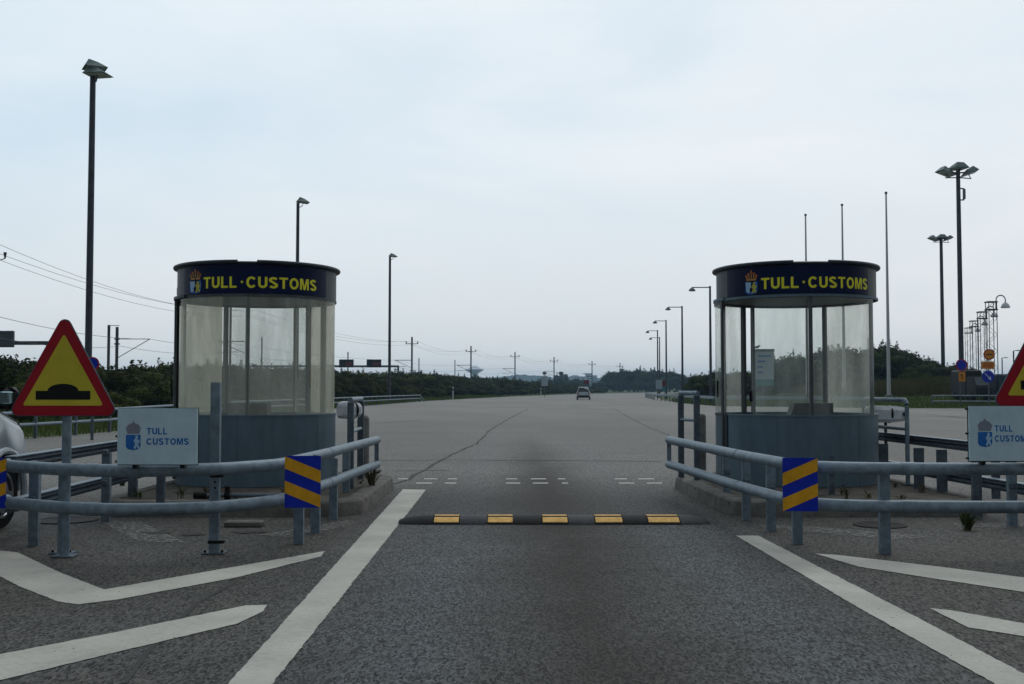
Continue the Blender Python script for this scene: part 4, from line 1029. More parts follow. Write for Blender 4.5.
flood_pole(941, 238, 405, 118, 'shorter looking floodlight pole with three heads left of the camera pole', [(-.92, 0, R(-80), R(-16), -.02), (.05, -.35, R(14), R(0), .0), (.92, 0, R(80), R(-16), -.02)], 1.25, .19)

def street_lamp(px, top, Y, arm_px, label):
    t = A(px, top, Y); x = t.x; zb = max(0, height(x, Y))
    root = thing('street_lamp', (x, Y, zb), label, 'street lamp', 'row of arm street lamps along the right edge of the road')
    mb = MB(); mb.tube([(x, Y, zb - .1), (x, Y, t.z)], .1, 10, radii=[.13, .085]); mb.build('pole', pole_m, root)
    L = arm_px / F * Y; mb = MB(); mb.tube([(x, Y, t.z - .12), (x - L, Y, t.z - .12)], .045, 8); mb.build('arm', pole_m, root)
    mb = MB(); c = (x - L, Y, t.z - .30)
    mb.lathe([(.30, -.12), (.26, 0), (.12, .12), (.05, .18)], c, 14); hd = mb.build('lamp_head', lampgreen, root)
    mb = MB(); mb.lathe([(.08, -.16), (.22, -.145), (.25, -.122)], c, 14); mb.build('lens', lamp_w, hd)
for px, top, Y, arm, lab in ((710, 286, 93, 18, 'nearest arm street lamp beside the right booth'), (682, 306, 116, 14, 'second arm street lamp counted from the right booth'),
                        (666, 320, 140, 11, 'third arm street lamp counted from the right booth'), (657.5, 330, 164, 10, 'fourth arm street lamp counted from the right booth, highest of the far pair'), (659.5, 337, 186, 9, 'farthest and lowest arm street lamp of the row')):
    street_lamp(px, top, Y, arm, lab)
for px, top, Y, lab in ((1002, 358, 190, 'far small street lamp right of the lattice towers'), (1013.5, 351, 150, 'far small street lamp nearest the right warning triangle')):
    t = A(px, top, Y); zb = 0; root = thing('street_lamp', (t.x, Y, zb), lab, 'street lamp', 'far street lamps at the right edge')
    mb = MB(); mb.tube([(t.x, Y, zb), (t.x, Y, t.z)], .10, 8); mb.build('pole', pole_m, root)
    mb = MB(); mb.tube([(t.x, Y, t.z), (t.x + .5, Y, t.z + .1), (t.x + .75, Y, t.z + .1)], .05, 6); mb.build('arm', pole_m, root)
    mb = MB(); mb.box((t.x + .75, Y, t.z + .05), (.5, .2, .12), bev=.03); mb.build('lamp_head', lampgreen, root)
# flagpoles
for px, top, Y, lab in ((886, 193, 82, 'bare white flagpole standing clear to the right of the right booth'), (842, 205, 88, 'bare flagpole behind the right part of the right booth'), (805.5, 215, 93, 'bare flagpole behind the middle of the right booth')):
    t = A(px, top, Y); zb = height(t.x, Y); root = thing('flagpole', (t.x, Y, zb), lab, 'flagpole', 'bare white flagpoles')
    mb = MB(); mb.tube([(t.x, Y, zb - .05), (t.x, Y, zb + 3), (t.x, Y, t.z)], .1, 10, radii=[.15, .13, .06]); mb.build('pole', flag_m, root)
    mb = MB(); mb.lathe([(.03, -.12), (.10, -.05), (.12, .02), (.07, .10)], (t.x, Y, t.z), 10); mb.build('finial', galvd, root)
    mb = MB(); mb.box((t.x, Y, zb + .12), (.5, .4, .3), bev=.03); mb.build('foot', conc2, root)

# lattice towers with gooseneck lamps
lt = [(991, 302, 78, 'nearest lattice lamp tower with the largest gooseneck lamp'), (982, 312, 92, 'second lattice lamp tower in the row at right'), (974, 321, 106, 'third lattice lamp tower in the row at right'), (968.5, 328, 120, 'fourth and farthest lattice lamp tower in the row at right')]
for px, top, Y, lab in lt:
    t = A(px, top, Y); x = t.x; zb = height(x, Y); w = .28; h = t.z - zb
    root = thing('lattice_lamp_tower', (x, Y, zb), lab, 'lamp tower', 'lattice lamp towers')
    mb = MB()
    for a in (-1, 1):
        for b in (-1, 1): mb.tube([(x + a * w, Y + b * w, zb), (x + a * w, Y + b * w, t.z)], .03, 5)
    nseg = int(h / .55)
    for i in range(nseg):
        z0, z1 = zb + h * i / nseg, zb + h * (i + 1) / nseg; sgn = 1 if i % 2 else -1
        mb.tube([(x - sgn * w, Y - w, z0), (x + sgn * w, Y - w, z1)], .014, 4); mb.tube([(x - sgn * w, Y + w, z0), (x + sgn * w, Y + w, z1)], .014, 4)
    mb.build('lattice_mast', mast_m, root, smooth=False)
    mb = MB()
    for z in (t.z, t.z - .55):
        for a, b in (((-1, -1), (1, -1)), ((1, -1), (1, 1)), ((1, 1), (-1, 1)), ((-1, 1), (-1, -1))):
            mb.tube([(x + a[0] * (w + .05), Y + a[1] * (w + .05), z), (x + b[0] * (w + .05), Y + b[1] * (w + .05), z)], .045, 5)
    mb.build('head_frame', mast_m, root, smooth=False)
    cx0 = x + w + .05; P = [(cx0, Y, t.z - .5), (cx0 + .03, Y, t.z + .15)] + [(cx0 + .36 - .33 * math.cos(a), Y, t.z + .15 + .33 * math.sin(a)) for a in [PI * k / 8 for k in range(1, 9)]] + [(cx0 + .69, Y, t.z - .05)]
    mb = MB(); mb.tube(P, .04, 8); mb.build('gooseneck', mast_m, root)
    mb = MB(); mb.lathe([(.30, -.42), (.31, -.34), (.22, -.15), (.08, -.03)], (cx0 + .69, Y, t.z), 16); mb.build('lamp_shade', white_p, root)

# ------------------------------------------------------------------ railings and guard rails at the verges
def railing(label, P2, zt, zm, post_step, r, group, m=galv, endslope=None, flat=False):
    P2 = [Vector((p[0], p[1])) for p in P2]
    root = thing('verge_railing', (P2[0].x, P2[0].y, 0), label, 'railing', group)
    pts = [Vector((p.x, p.y, 0)) for p in P2]
    for z, nm in ((zt, 'top_rail'), (zm, 'lower_rail')):
        path = [p + Vector((0, 0, z)) for p in pts]
        if endslope: e = pts[-1] + (pts[-1] - pts[-2]).normalized() * endslope * (z / zt); path.append(e + Vector((0, 0, .02)))
        mb = MB()
        if flat:
            for a, b in zip(path[:-1], path[1:]):
                c = (a + b) / 2; d = b - a; mb.box(c, (.06, d.length, .22), rz=math.atan2(-d.x, d.y), bev=.02)
        else: mb.tube(path, r, 8)
        mb.build(nm, m, root)
        if flat: break
    acc = 0; cnt = 0
    for a, b in zip(pts[:-1], pts[1:]):
        L = (b - a).length; d = (b - a) / L; t = (post_step - acc) if acc else 0
        while t < L and cnt < 95:
            q = a + d * t; mb = MB(); mb.box((q.x, q.y, (zt - .02) / 2 - .03), (.07, .07, zt + .03)); mb.build('post', galvd, root, smooth=False); t += post_step; cnt += 1
        acc = L - (t - post_step)
gr_ = 'railings along the road verges'
LR = [(-13.8, 6), (-12.75, 22), tuple(G(118, 432.5).xy + Vector((-.3, 0))), tuple(G(230, 416.5).xy), tuple(G(345, 407.6).xy), tuple(G(390, 404.0).xy), tuple(G(420, 402.0).xy)]
railing('long twin pipe railing along the left verge ending in a slope before the marker post', LR, .66, .36, 2.0, .042, gr_, endslope=3)
RR = [tuple(G(645.5, 397.4).xy), tuple(G(655, 400.2).xy), tuple(G(676, 403.0).xy + Vector((.5, 0))), tuple(G(714, 406.2).xy), tuple(G(790, 407.2).xy), tuple(G(872, 408).xy)]
railing('flat steel guard rail curving from the far road to behind the right booth', RR, .62, .3, 4.0, .05, gr_, flat=True, m=galv)
RR2 = [tuple(G(932, 407.6).xy), tuple(G(1060, 408).xy)]
railing('twin pipe railing under the round signs on the right verge', RR2, .80, .42, 4.2, .045, gr_)
RR3 = [(G(880, 406).x, G(880, 406).y), (G(932, 406.4).x, G(932, 406.4).y)]

# marker posts, small signs
def delineator(px, py0, py1, label):
    p = G(px, py1); z = max(0, height(p.x, p.y)); p = Vector((p.x, p.y, z)); h = (py1 - py0) / F * p.y
    root = thing('delineator_post', p, label, 'marker post', 'white roadside marker posts')
    mb = MB(); mb.box(p + Vector((0, 0, h / 2)), (.13, .10, h), bev=.03); b = mb.build('post', white_p, root)
    mb = MB(); mb.box(p + Vector((0, 0, h * .78)), (.138, .108, h * .14)); mb.build('reflector_band', black_m, b)
delineator(453, 387, 399.5, 'white marker post just past the end of the left railing')
delineator(541, 388.5, 396.6, 'white marker post beside the small pale sign far down the left verge')
delineator(674.5, 388.5, 401.5, 'white marker post behind the right guard rail by the street lamps')
def post_sign(px, Y, panels, label, base=None, group=None, rpost=.04):
    x = A(px, 380, Y).x; zb = max(0, height(x, Y)) if not inside(x, Y, poly) else 0
    root = thing('road_sign', (x, Y, zb), label, 'road sign', group)
    top = max(A(px, p[2], Y).z for p in panels); mb = MB(); mb.tube([(x, Y + .06, zb - .05), (x, Y + .06, top - .05)], rpost, 8); mb.build('post', galvd, root)
    for kind, cx0, py0, py1, wpx, m, m2 in panels:
        c = A(cx0, (py0 + py1) / 2, Y); w = wpx / F * Y; h = (py1 - py0) / F * Y
        if kind == 'disc':
            P = [(w / 2 * math.cos(k * PI / 16), h / 2 * math.sin(k * PI / 16)) for k in range(32)]
        else: P = [(-w / 2, -h / 2), (w / 2, -h / 2), (w / 2, h / 2), (-w / 2, h / 2)]
        fn = lambda u, v, t: c + Vector((u, -t, v))
        mb = MB(); mb.prism(P, fn, .02); pn = mb.build('panel', m, root, smooth=False)
        if m2:
            mb = MB(); mb.prism([(a * .8, b * .8) for a, b in P], lambda u, v, t: fn(u, v, .022 + t), .004); f2 = mb.build('field', m2, pn, smooth=False)
    return root
s1 = post_sign(989, 72.5, [('disc', 989, 349, 360, 11.5, red_m, orange_m), ('rect', 988, 361.5, 369, 13, orange_m, None), ('disc', 988, 370.5, 382.5, 12, mblue, None)], 'post with round orange sign, orange plate and round blue arrow sign')
c = A(989, 354.5, 72.5); mb = MB(); mb.box(c + Vector((0, -.04, 0)), (.40, .01, .06)); mb.build('black_bar', black_m, s1)
mb = MB(); c = A(988, 365.2, 72.5)
for k in range(3): mb.box(c + Vector((0, -.03, .10 - k * .10)), (.62, .01, .03))
mb.build('dark_lines', red_m, s1)
mb = MB(); c = A(988, 376.5, 72.5)
fnA = lambda u, v, t: c + Vector((u * .06, -.028 - t, v * .06))
mb.prism([(-3.2, 3.6), (-3.8, 3.0), (1.2, -2.0), (-.6, -2.6), (3.4, -3.8), (2.6, .4), (1.8, -1.3)], fnA, .006); mb.build('arrow', sign_w, s1, smooth=False)
s2 = post_sign(960.5, 72.5, [('disc', 961.5, 359, 371, 12, red_m, mblue), ('rect', 962, 372, 381.5, 6.5, orange_m, None)], 'post with round blue red edged sign and small orange plate by the camera pole')
mb = MB(); c = A(962, 376.7, 72.5); mb.box(c + Vector((0, -.03, 0)), (.06, .01, .34)); mb.box(c + Vector((-.06, -.03, .1)), (.10, .01, .05)); mb.build('arrow', black_m, s2)
post_sign(92, 27, [('disc', 93, 357, 370.5, 13, red_m, mblue)], 'round blue red edged sign half hidden by the left warning triangle')
s3 = post_sign(763, 100, [('rect', 763.5, 350, 379.5, 21, pale_s, None), ('rect', 763.5, 379.8, 386, 21, teal_m, None), ('rect', 763.5, 349, 351.5, 22, teal_m, None)], 'large pale information board seen through the right booth glass', rpost=.07)
mb = MB(); c = A(763.5, 362, 100)
for k, (w, o_) in enumerate(((1.2, .1), (.7, -.2), (.45, -.3), (.45, -.3))): mb.box(c + Vector((o_, -.03, .55 - k * .5)), (w, .01, .16))
mb.build('text_lines', blue_t, s3)
# bird on the board
p = A(757, 348.2, 100); mb = MB(); mb.tube([p + Vector((-.35, 0, 0)), p + Vector((-.1, 0, .08)), p + Vector((.12, 0, .14)), p + Vector((.22, 0, .24)), p + Vector((.34, 0, .22))], .1, 8, radii=[.02, .10, .11, .07, .01])
mb.tube([p + Vector((.02, 0, .08)), p + Vector((.02, 0, -.1))], .02, 5); tag(mb.build('bird', mast_m, origin=p), 'small dark bird perched on the pale information board', 'bird')
post_sign(544.5, 165, [('rect', 544.5, 376, 386, 6.5, pale_s, None), ('rect', 544.5, 372, 374.5, 4, galvd, None)], 'small pale rectangular sign on the far left verge')
post_sign(586.5, 230, [('rect', 586.5, 380, 384, 5, lampred, None)], 'small dark red sign behind the distant car')
post_sign(659, 150, [('rect', 659, 380, 389, 6.5, pale_s, None)], 'small white sign by the far arm street lamps')
post_sign(664.5, 148, [('rect', 664.5, 381, 386, 4.5, lampred, None), ('rect', 664, 387, 391, 3.5, teal_m, None)], 'small red and teal sign just right of the small white sign')

# gantries
def gantry(px0, px1, py, Y, boxes, label, post_right):
    a = A(px0, py, Y); b = A(px1, py, Y)
    root = thing('sign_gantry', (b.x, Y, 0), label, 'gantry', 'overhead sign gantries')
    mb = MB(); mb.box(((a.x + b.x) / 2, Y, a.z), (b.x - a.x, .35, .38), bev=.05); mb.build('beam', mast_m, root)
    for x in (a.x, b.x - .15):
        mb = MB(); mb.box((x, Y, a.z / 2), (.35, .35, a.z - .2), bev=.03); mb.build('post', mast_m, root)
    for x0_, x1_, y0_, y1_, led in boxes:
        c = A((x0_ + x1_) / 2, (y0_ + y1_) / 2, Y); w = (x1_ - x0_) / F * Y; h = (y1_ - y0_) / F * Y
        mb = MB(); mb.box(c + Vector((0, -.45, 0)), (w, .4, h), bev=.05); o = mb.build('display_box', black_m if led else mast_m, root)
        if led: mb = MB(); mb.box(c + Vector((w * .18, -.66, -h * .05)), (w * .5, .02, h * .4)); mb.build('led_field', led_m, o)
gantry(-160, 72, 343, 108, [(1.5, 16, 331, 347.5, False)], 'dark gantry beam with one square box left of the left warning triangle', True)
gantry(250, 399, 366.3, 203, [(339.5, 354, 359.5, 367.5, True), (367, 381.5, 359.5, 367.5, True)], 'dark gantry with two red lit display boxes right of the left booth', True)

# ------------------------------------------------------------------ railway masts and wires
mastp = [(247.5, 303, 12), (412, 337, 12), (471, 346, 12), (515, 352, 12), (554, 357, 12), (592, 361, 12), (620, 363, 12)]
labs = ['railway mast hidden behind the front mullion of the left booth', 'tallest railway mast right of the second floodlight pole', 'railway mast in front of the saucer water tower', 'railway mast above the middle of the shrub line', 'railway mast left of the distant car', 'railway mast above the distant car', 'farthest railway mast right of the distant car']
tops = []
for (px, top, ht), lab in zip(mastp, labs):
    Y = (ht - H) * F / (389 - top); t = A(px, top, Y); x = t.x
    root = thing('railway_mast', (x, Y, 0), lab, 'railway mast', 'railway masts beyond the shrubs')
    mb = MB(); mb.box((x, Y, t.z / 2), (.34, .34, t.z)); mb.build('mast', mast_m, root, smooth=False)
    mb = MB(); mb.tube([(x - 1.3, Y, t.z - 1.4), (x + 1.3, Y, t.z - 1.4)], .07, 5)
    for sx_ in (-1.2, 1.2): mb.tube([(x + sx_, Y, t.z - 1.4), (x + sx_, Y, t.z - .9)], .11, 6)
    if px > 250: mb.build('top_crossarm', mast_m, root)
    mb = MB(); mb.tube([(x, Y, 7.2), (x - 3.6, Y, 7.2)], .07, 5); mb.tube([(x, Y, 5.6), (x - 3.4, Y, 7.1)], .05, 5); mb.tube([(x - 1.2, Y, 5.9), (x - 3.8, Y, 5.8)], .05, 5); mb.build('cantilever', mast_m, root)
    tops.append(Vector((x, Y, t.z)))
for px, top, Y, lab, arm in ((109, 325, 100, 'thin left upright of the railway mast pair beside the left warning triangle', 0), (117.2, 327, 100, 'thick railway mast with long bracket arm beside the left warning triangle', 1), (262, 337, 190, 'railway mast seen faintly through the glass right of the front mullion', 0), (348, 352, 210, 'short railway mast behind the first red display box', 0), (419, 358, 240, 'short railway mast right beside the tallest mast', 0), (455, 360, 260, 'thin railway mast left of the saucer water tower', 0), (557, 372, 300, 'dark squat signal mast left of the poplars', 0)):
    t = A(px, top, Y); x = t.x
    root = thing('railway_mast', (x, Y, 0), lab, 'railway mast', 'railway masts beyond the shrubs')
    mb = MB(); mb.box((x, Y, t.z / 2), (.20 if not arm else .22, .2, t.z)); mb.build('mast', mast_m, root, smooth=False)
    if arm:
        mb = MB(); a = A(150, 339, Y); mb.tube([(x, Y, a.z), (a.x, Y, a.z)], .035, 5); b = A(120, 356.5, Y); mb.tube([(x, Y, b.z - .2), (b.x, Y, b.z), (a.x, Y, a.z)], .035, 5)
        for z in (a.z, a.z - .45): mb.box((x, Y, z), (.45, .25, .12))
        mb.build('bracket_arm', mast_m, root)
        mb = MB(); z = A(117, 325.6, Y).z; mb.tube([(A(109, 325, Y).x, Y, z), (x + .2, Y, z)], .03, 5); mb.build('top_bar', mast_m, root)
def wire(pts, sag, r, label):
    Q = []
    for a, b in zip(pts[:-1], pts[1:]):
        a = Vector(a); b = Vector(b); n = 12
        for k in range(n):
            t = k / n; q = a.lerp(b, t); q.z -= sag * 4 * t * (1 - t) * min(1, (b - a).length / 50); Q.append(q)
    Q.append(Vector(pts[-1])); mb = MB(); mb.tube(Q, r, 5); o = mb.build('overhead_wire', wire_m); tag(o, label, 'wire', 'overhead railway wires')
m0 = Vector((0, 0, 0))
def off(p, dx, dz): return Vector((p.x + dx, p.y, p.z + dz))
for dx, dz, ys_, lab in ((-1.2, -.9, 236, 'uppermost overhead wire crossing the left sky behind the tallest pole'), (1.2, -.9, 246.5, 'middle overhead wire of the upper three in the left sky'), (0, -1.6, 252.5, 'lowest overhead wire of the upper three in the left sky')):
    st_ = A(-20, ys_, 70); wire([st_] + [off(t, dx, dz) for t in tops], 1.3, .015, lab)
for y0_, y1_, z2, lab in ((312, 339, 7.2, 'upper contact wire meeting the bracket arm beside the left warning triangle'), (334, 346, 5.8, 'lower contact wire passing beneath the bracket arm')):
    wire([A(-20, y0_, 60), A(150 if z2 > 6 else 120, y1_, 100)] + [Vector((t.x - 3.6, t.y, z2)) for t in tops], .5, .016, lab)
# arm and insulator of a mast standing off to the left
a = A(-6, 262, 75); b = A(5, 258.5, 75); root = thing('railway_mast', (a.x - 2.2, 75, 0), 'railway mast mostly beyond the left edge with one insulator arm in view', 'railway mast', 'railway masts beyond the shrubs')
mb = MB(); mb.box((a.x - 2.2, 75, 5), (.3, .3, 10.2)); mb.build('mast', mast_m, root)
mb = MB(); mb.tube([(a.x - 2.2, 75, a.z - .4), a, b], .035, 5); mb.build('insulator_arm', mast_m, root)
mb = MB(); mb.tube([b, b + Vector((0, 0, .42))], .09, 8, radii=[.05, .12]); mb.build('insulator', black_m, root)

# ------------------------------------------------------------------ vegetation
def leaf_blob(mb, rng, lobes, n, ls, flat=0.85):
    tot = sum(l_[3] ** 2 for l_ in lobes)
    for cx0, cy0, cz0, r in lobes:
        k = int(n * r * r / tot)
        for _ in range(k):
            u = rng.gauss(0, 1), rng.gauss(0, 1), rng.gauss(0, 1); L = math.sqrt(sum(a * a for a in u)) or 1
            rr = r * (rng.random() ** .28) * (1.0 + (rng.random() < .12) * rng.uniform(.05, .28))
            p = Vector((cx0 + u[0] / L * rr, cy0 + u[1] / L * rr, cz0 + u[2] / L * rr * flat))
            if p.z < .02: p.z = rng.uniform(.02, .3)
            s_ = ls * rng.uniform(.6, 1.35)
            a = Vector((rng.gauss(0, 1), rng.gauss(0, 1), rng.gauss(0, .8))).normalized(); b = a.cross(Vector((rng.gauss(0, 1), rng.gauss(0, 1), rng.gauss(0, 1)))).normalized()
            mb.add([p - a * s_, p + b * s_ * .45, p + a * s_, p - b * s_ * .45], [(0, 1, 2, 3)])
def core(mb, lobes, k=.72):
    for cx0, cy0, cz0, r in lobes:
        prof = [(max(.02, r * k * math.sin(a)), -r * k * .85 * math.cos(a)) for a in [PI * i / 7 for i in range(8)]]
        mb.lathe(prof, (cx0, cy0, cz0), 8)
def fast_build(mb, name, m, origin=None, parent=None):
    me = bpy.data.meshes.new(name); me.from_pydata(mb.v, [], mb.f); me.materials.append(m); me.update()
    o = bpy.data.objects.new(name, me); C.objects.link(o)
    if parent: o.parent = parent
    return o
def proto(seed, w, h, n, ls, m, nl=9, trunk=0.0, conic=False):
    rng = random.Random(seed); lobes = []
    for i in range(nl):
        r = rng.uniform(.22, .38) * min(w, h)
        z = trunk + r * .7 + rng.random() ** .8 * max(0.05, (h - trunk - 1.6 * r)); f = 1 - .55 * (z / h) ** 2
        if conic: f = .45 * (1.1 - z / h)
        lobes.append((rng.uniform(-.5, .5) * w * f, rng.uniform(-.4, .4) * w * f, z, r))
    top = max(l_[2] + .85 * l_[3] for l_ in lobes); kz = h / top
    lobes = [(a, b, c * kz, r) for a, b, c, r in lobes]
    cr = MB(); leaf_blob(cr, rng, lobes, n, ls); core(cr, lobes)
    for _ in range(7 if not conic else 0):   # shoots standing out of the crown
        l_ = rng.choice(lobes); bx, by = l_[0] + rng.uniform(-.6, .6) * l_[3], l_[1] + rng.uniform(-.6, .6) * l_[3]; L = rng.uniform(.08, .22) * h
        for q in range(int(26)):
            t = rng.random(); p = Vector((bx + rng.gauss(0, .05 * (1 - t) + .02) * h / 3, by + rng.gauss(0, .05) * h / 3, l_[2] + .75 * l_[3] + t * L))
            a = Vector((rng.gauss(0, 1), rng.gauss(0, 1), rng.gauss(0, .8))).normalized(); b = a.cross(Vector((rng.gauss(0, 1), rng.gauss(0, 1), rng.gauss(0, 1)))).normalized(); s_ = ls * .8
            cr.add([p - a * s_, p + b * s_ * .45, p + a * s_, p - b * s_ * .45], [(0, 1, 2, 3)])
    st = MB()
    for i in range(4):
        l_ = lobes[i]; b = (rng.uniform(-.1, .1) * w * .5, rng.uniform(-.1, .1), -0.1) if not trunk else (0, 0, -.1)
        mid = (b[0] * .5 + l_[0] * .3, l_[1] * .3, l_[2] * .5); st.tube([b, mid, (l_[0], l_[1], l_[2])], .05, 6, radii=[.06 * h / 3, .04 * h / 3, .012 * h / 3])
    return cr, st
def make_tree(kind, cr, st, m, crown_name='foliage', stem_name='stem'):
    root = bpy.data.objects.new(kind, None); C.objects.link(root)
    fast_build(cr, crown_name, m, parent=root); fast_build(st, stem_name, bark, parent=root); return root
rng = random.Random(11)
protos = {}
def place(kind, key, maker, loc, s, sz, label, cat, group):
    if key not in protos:
        protos[key] = maker(); o = protos[key]
    else: o = dup(protos[key])
    o.location = loc; o.scale = (s, s, sz); o.rotation_euler = (0, 0, rng.uniform(0, 6.28)); tag(o, label, cat, group); return o
def shrub_maker(i, m=leaf_m): return lambda: make_tree('shrub', *proto(100 + i, 4.2, 3.0, 3800, .11, m, nl=11), m)
# left belt: rows following the left road edge; tops measured in the photograph
tl = [(-60, 348), (0, 352), (40, 349), (60, 352), (100, 353), (130, 359), (175, 362), (260, 364), (336, 369), (400, 371), (440, 373), (470, 377), (500, 378), (540, 382), (570, 384), (640, 387)]
def tint(px, tab):
    for (a, ya), (b, yb) in zip(tab[:-1], tab[1:]):
        if a <= px <= b: return ya + (yb - ya) * (px - a) / (b - a)
    return tab[0][1] if px < tab[0][0] else tab[-1][1]
cnt = 0
edge = [Vector((p[0], p[1])) for p in LE[1:]]
def along(path, step):
    out = []; acc = 0
    for a, b in zip(path[:-1], path[1:]):
        L = (b - a).length; d = (b - a) / L; t = -acc if acc else 0
        t = step - acc if acc else 0
        while t < L: out.append((a + d * t, Vector((-d.y, d.x)))); t += step
        acc = L - (t - step)
    return out
for row, (offd, step) in enumerate(((4.2, 2.3), (7.2, 3.0), (11.0, 3.8))):
    pts = along(edge, step); i = 0
    while i < len(pts):
        p, nrm = pts[i]; q = p + nrm * (offd + rng.uniform(-.8, .9)) + Vector((rng.uniform(-.6, .6), rng.uniform(-.8, .8)))
        far = q.y > 110
        px = proj((q.x, q.y, 1))[0]
        if q.y > 18 and -60 < px < 640 and q.y < 330 and not inside(q.x, q.y, poly):
            top = tint(px, tl); zt = max(1.2, A(px, top, q.y).z); hh = zt * (rng.uniform(.38, .62) if row == 0 else rng.uniform(.66, 1.0) if row == 1 else rng.uniform(.8, 1.03))
            i_ = rng.randrange(5); sz = hh / 3.0; s_ = max(.55, min(1.9, sz * rng.uniform(.9, 1.25)))
            z = height(q.x, q.y)
            place('shrub', ('s', i_), shrub_maker(i_), (q.x, q.y, z), s_ if not far else s_ * 1.25, sz,
                  ['low dense green shrub at the front of the long belt beyond the left railing', 'dense dark green shrub in the middle of the long belt beyond the left railing', 'tall dark green shrub at the back of the long belt beyond the left railing'][row], 'shrub',
                  ['front shrubs beyond the left railing', 'middle shrubs beyond the left railing', 'back shrubs beyond the left railing'][row]); cnt += 1
        i += 1 if not far else 2
print('left shrubs', cnt)
# right: bushes behind the grassy bank
tr_ = [(686, 372), (690, 366), (700, 371), (712, 368), (730, 366), (745, 372), (770, 366), (790, 352), (812, 347), (840, 345), (872, 344), (890, 345), (905, 352), (925, 354), (940, 358), (955, 361), (970, 368), (990, 376), (1010, 382), (1060, 384)]
def bush_maker(i): return lambda: make_tree('bush', *proto(200 + i, 5.0, 4.6, 4200, .15, leafr_m, nl=13), leafr_m)
cnt = 0; px = 684.0
while px < 1060:
    for row in range(2):
        Y = (106 if px > 745 else 108) + row * 7 + rng.uniform(-2, 2); pxx = px + rng.uniform(-6, 6); q = A(pxx, 380, Y)
        if px < 745: q = A(pxx, 380, Y + 6)
        z = height(q.x, q.y)
        if inside(q.x, q.y, poly) or dist(q.x, q.y, poly) < 2.5: continue
        zt = A(pxx, tint(pxx, tr_), q.y).z; hh = max(1.0, (zt - z) * (rng.uniform(.6, .85) if row == 0 else rng.uniform(.88, 1.04))); i_ = rng.randrange(4)
        place('bush', ('b', i_), bush_maker(i_), (q.x, q.y, z), max(.5, min(1.3, hh / 4.6 * rng.uniform(1.0, 1.3))), hh / 4.6, 
              ['dark green bush at the front of the thicket on the right bank', 'taller dark green bush at the back of the thicket on the right bank'][row], 'bush', ['front bushes on the right bank', 'back bushes on the right bank'][row]); cnt += 1
    px += 14 + rng.uniform(-2, 2)
print('right bushes', cnt)
# far trees in the haze
def far_maker(i): return lambda: make_tree('broadleaf_tree', *proto(300 + i, 11, 9.5, 4200, .42, leaff_m, nl=18, trunk=0), leaff_m, 'crown', 'trunk')
farp = [(607, 378, 470), (614, 374, 450), (621, 370.5, 440), (629, 369.5, 440), (638, 371, 445), (646, 371.5, 440), (653, 370, 430), (661, 371, 430), (669, 372, 430), (677, 374, 425), (685, 376, 420), (696, 376, 420), (706, 377, 415),
        (634, 371, 470), (650, 370, 470), (666, 372, 460), (574, 379, 480), (581, 380, 490), (599, 382, 480), (553, 380, 430), (546, 379, 420), (535, 381, 420), (524, 381, 400), (516, 380, 380), (508, 379, 370), (499, 378, 360), (490, 377, 350), (480, 376, 340),
        (470, 377, 340), (458, 376, 330), (446, 375, 320), (432, 373, 310), (415, 373, 300), (426, 374, 305)]
for k, (px, top, Y) in enumerate(farp):
    q = A(px, top, Y); i_ = k % 4; hh = q.z
    place('broadleaf_tree', ('f', i_), far_maker(i_), (q.x, Y, 0), max(.45, min(1.25, hh / 9.5 * 1.15)), hh / 9.5,
          'rounded blue hazed tree of the grove beyond the right guard rail' if px > 600 else 'low hazed tree beyond the far end of the left shrub belt', 'tree', 'hazed grove beyond the road' if px > 600 else 'far trees behind the left shrub belt')
def pop_maker(): return make_tree('poplar_tree', *proto(401, 4.0, 12, 2600, .40, leaff_m, nl=16, trunk=.8, conic=True), leaff_m, 'crown', 'trunk')
for px, top, Y, lab in ((561, 371.5, 560, 'slim upright poplar just left of the distant car, taller one'), (565.5, 374, 560, 'slim upright poplar next to the taller poplar'), (556.5, 375, 540, 'slim upright poplar by the dark signal mast')):
    q = A(px, top, Y); place('poplar_tree', 'pop', pop_maker, (q.x, Y, 0), 1.0, q.z / 12, lab, 'tree', 'hazed poplars')
# hills
def ridge(Y, tab, seed, thick):
    r2 = random.Random(seed); mb = MB(); vs = []; px = tab[0][0]; cols = []
    while px <= tab[-1][0]:
        q = A(px, tint(px, tab) + r2.uniform(-.5, .5) , Y); cols.append(q); px += 1.2 if Y < 1800 else 2
    for q in cols:
        for dy, k in ((-thick, 0), (-thick * .5, .6), (0, 1.0), (thick, .9), (thick * 2, 0)): vs.append((q.x * (1 + dy / Y), Y + dy, max(-.2, q.z * k) if k else -.3))
    mb.add(vs, [(i * 5 + j, (i + 1) * 5 + j, (i + 1) * 5 + j + 1, i * 5 + j + 1) for i in range(len(cols) - 1) for j in range(4)])
    struct(fast_build(mb, 'hills', hill_m))
ridge(1900, [(-300, 384), (300, 383), (440, 381), (500, 377), (520, 374.5), (535, 375.5), (560, 378), (575, 375.5), (590, 377), (610, 380), (700, 382), (900, 384), (1300, 385)], 5, 60)
ridge(1250, [(-300, 385), (350, 384), (520, 383.5), (575, 384), (590, 381), (610, 381), (700, 384), (1300, 386)], 6, 40)
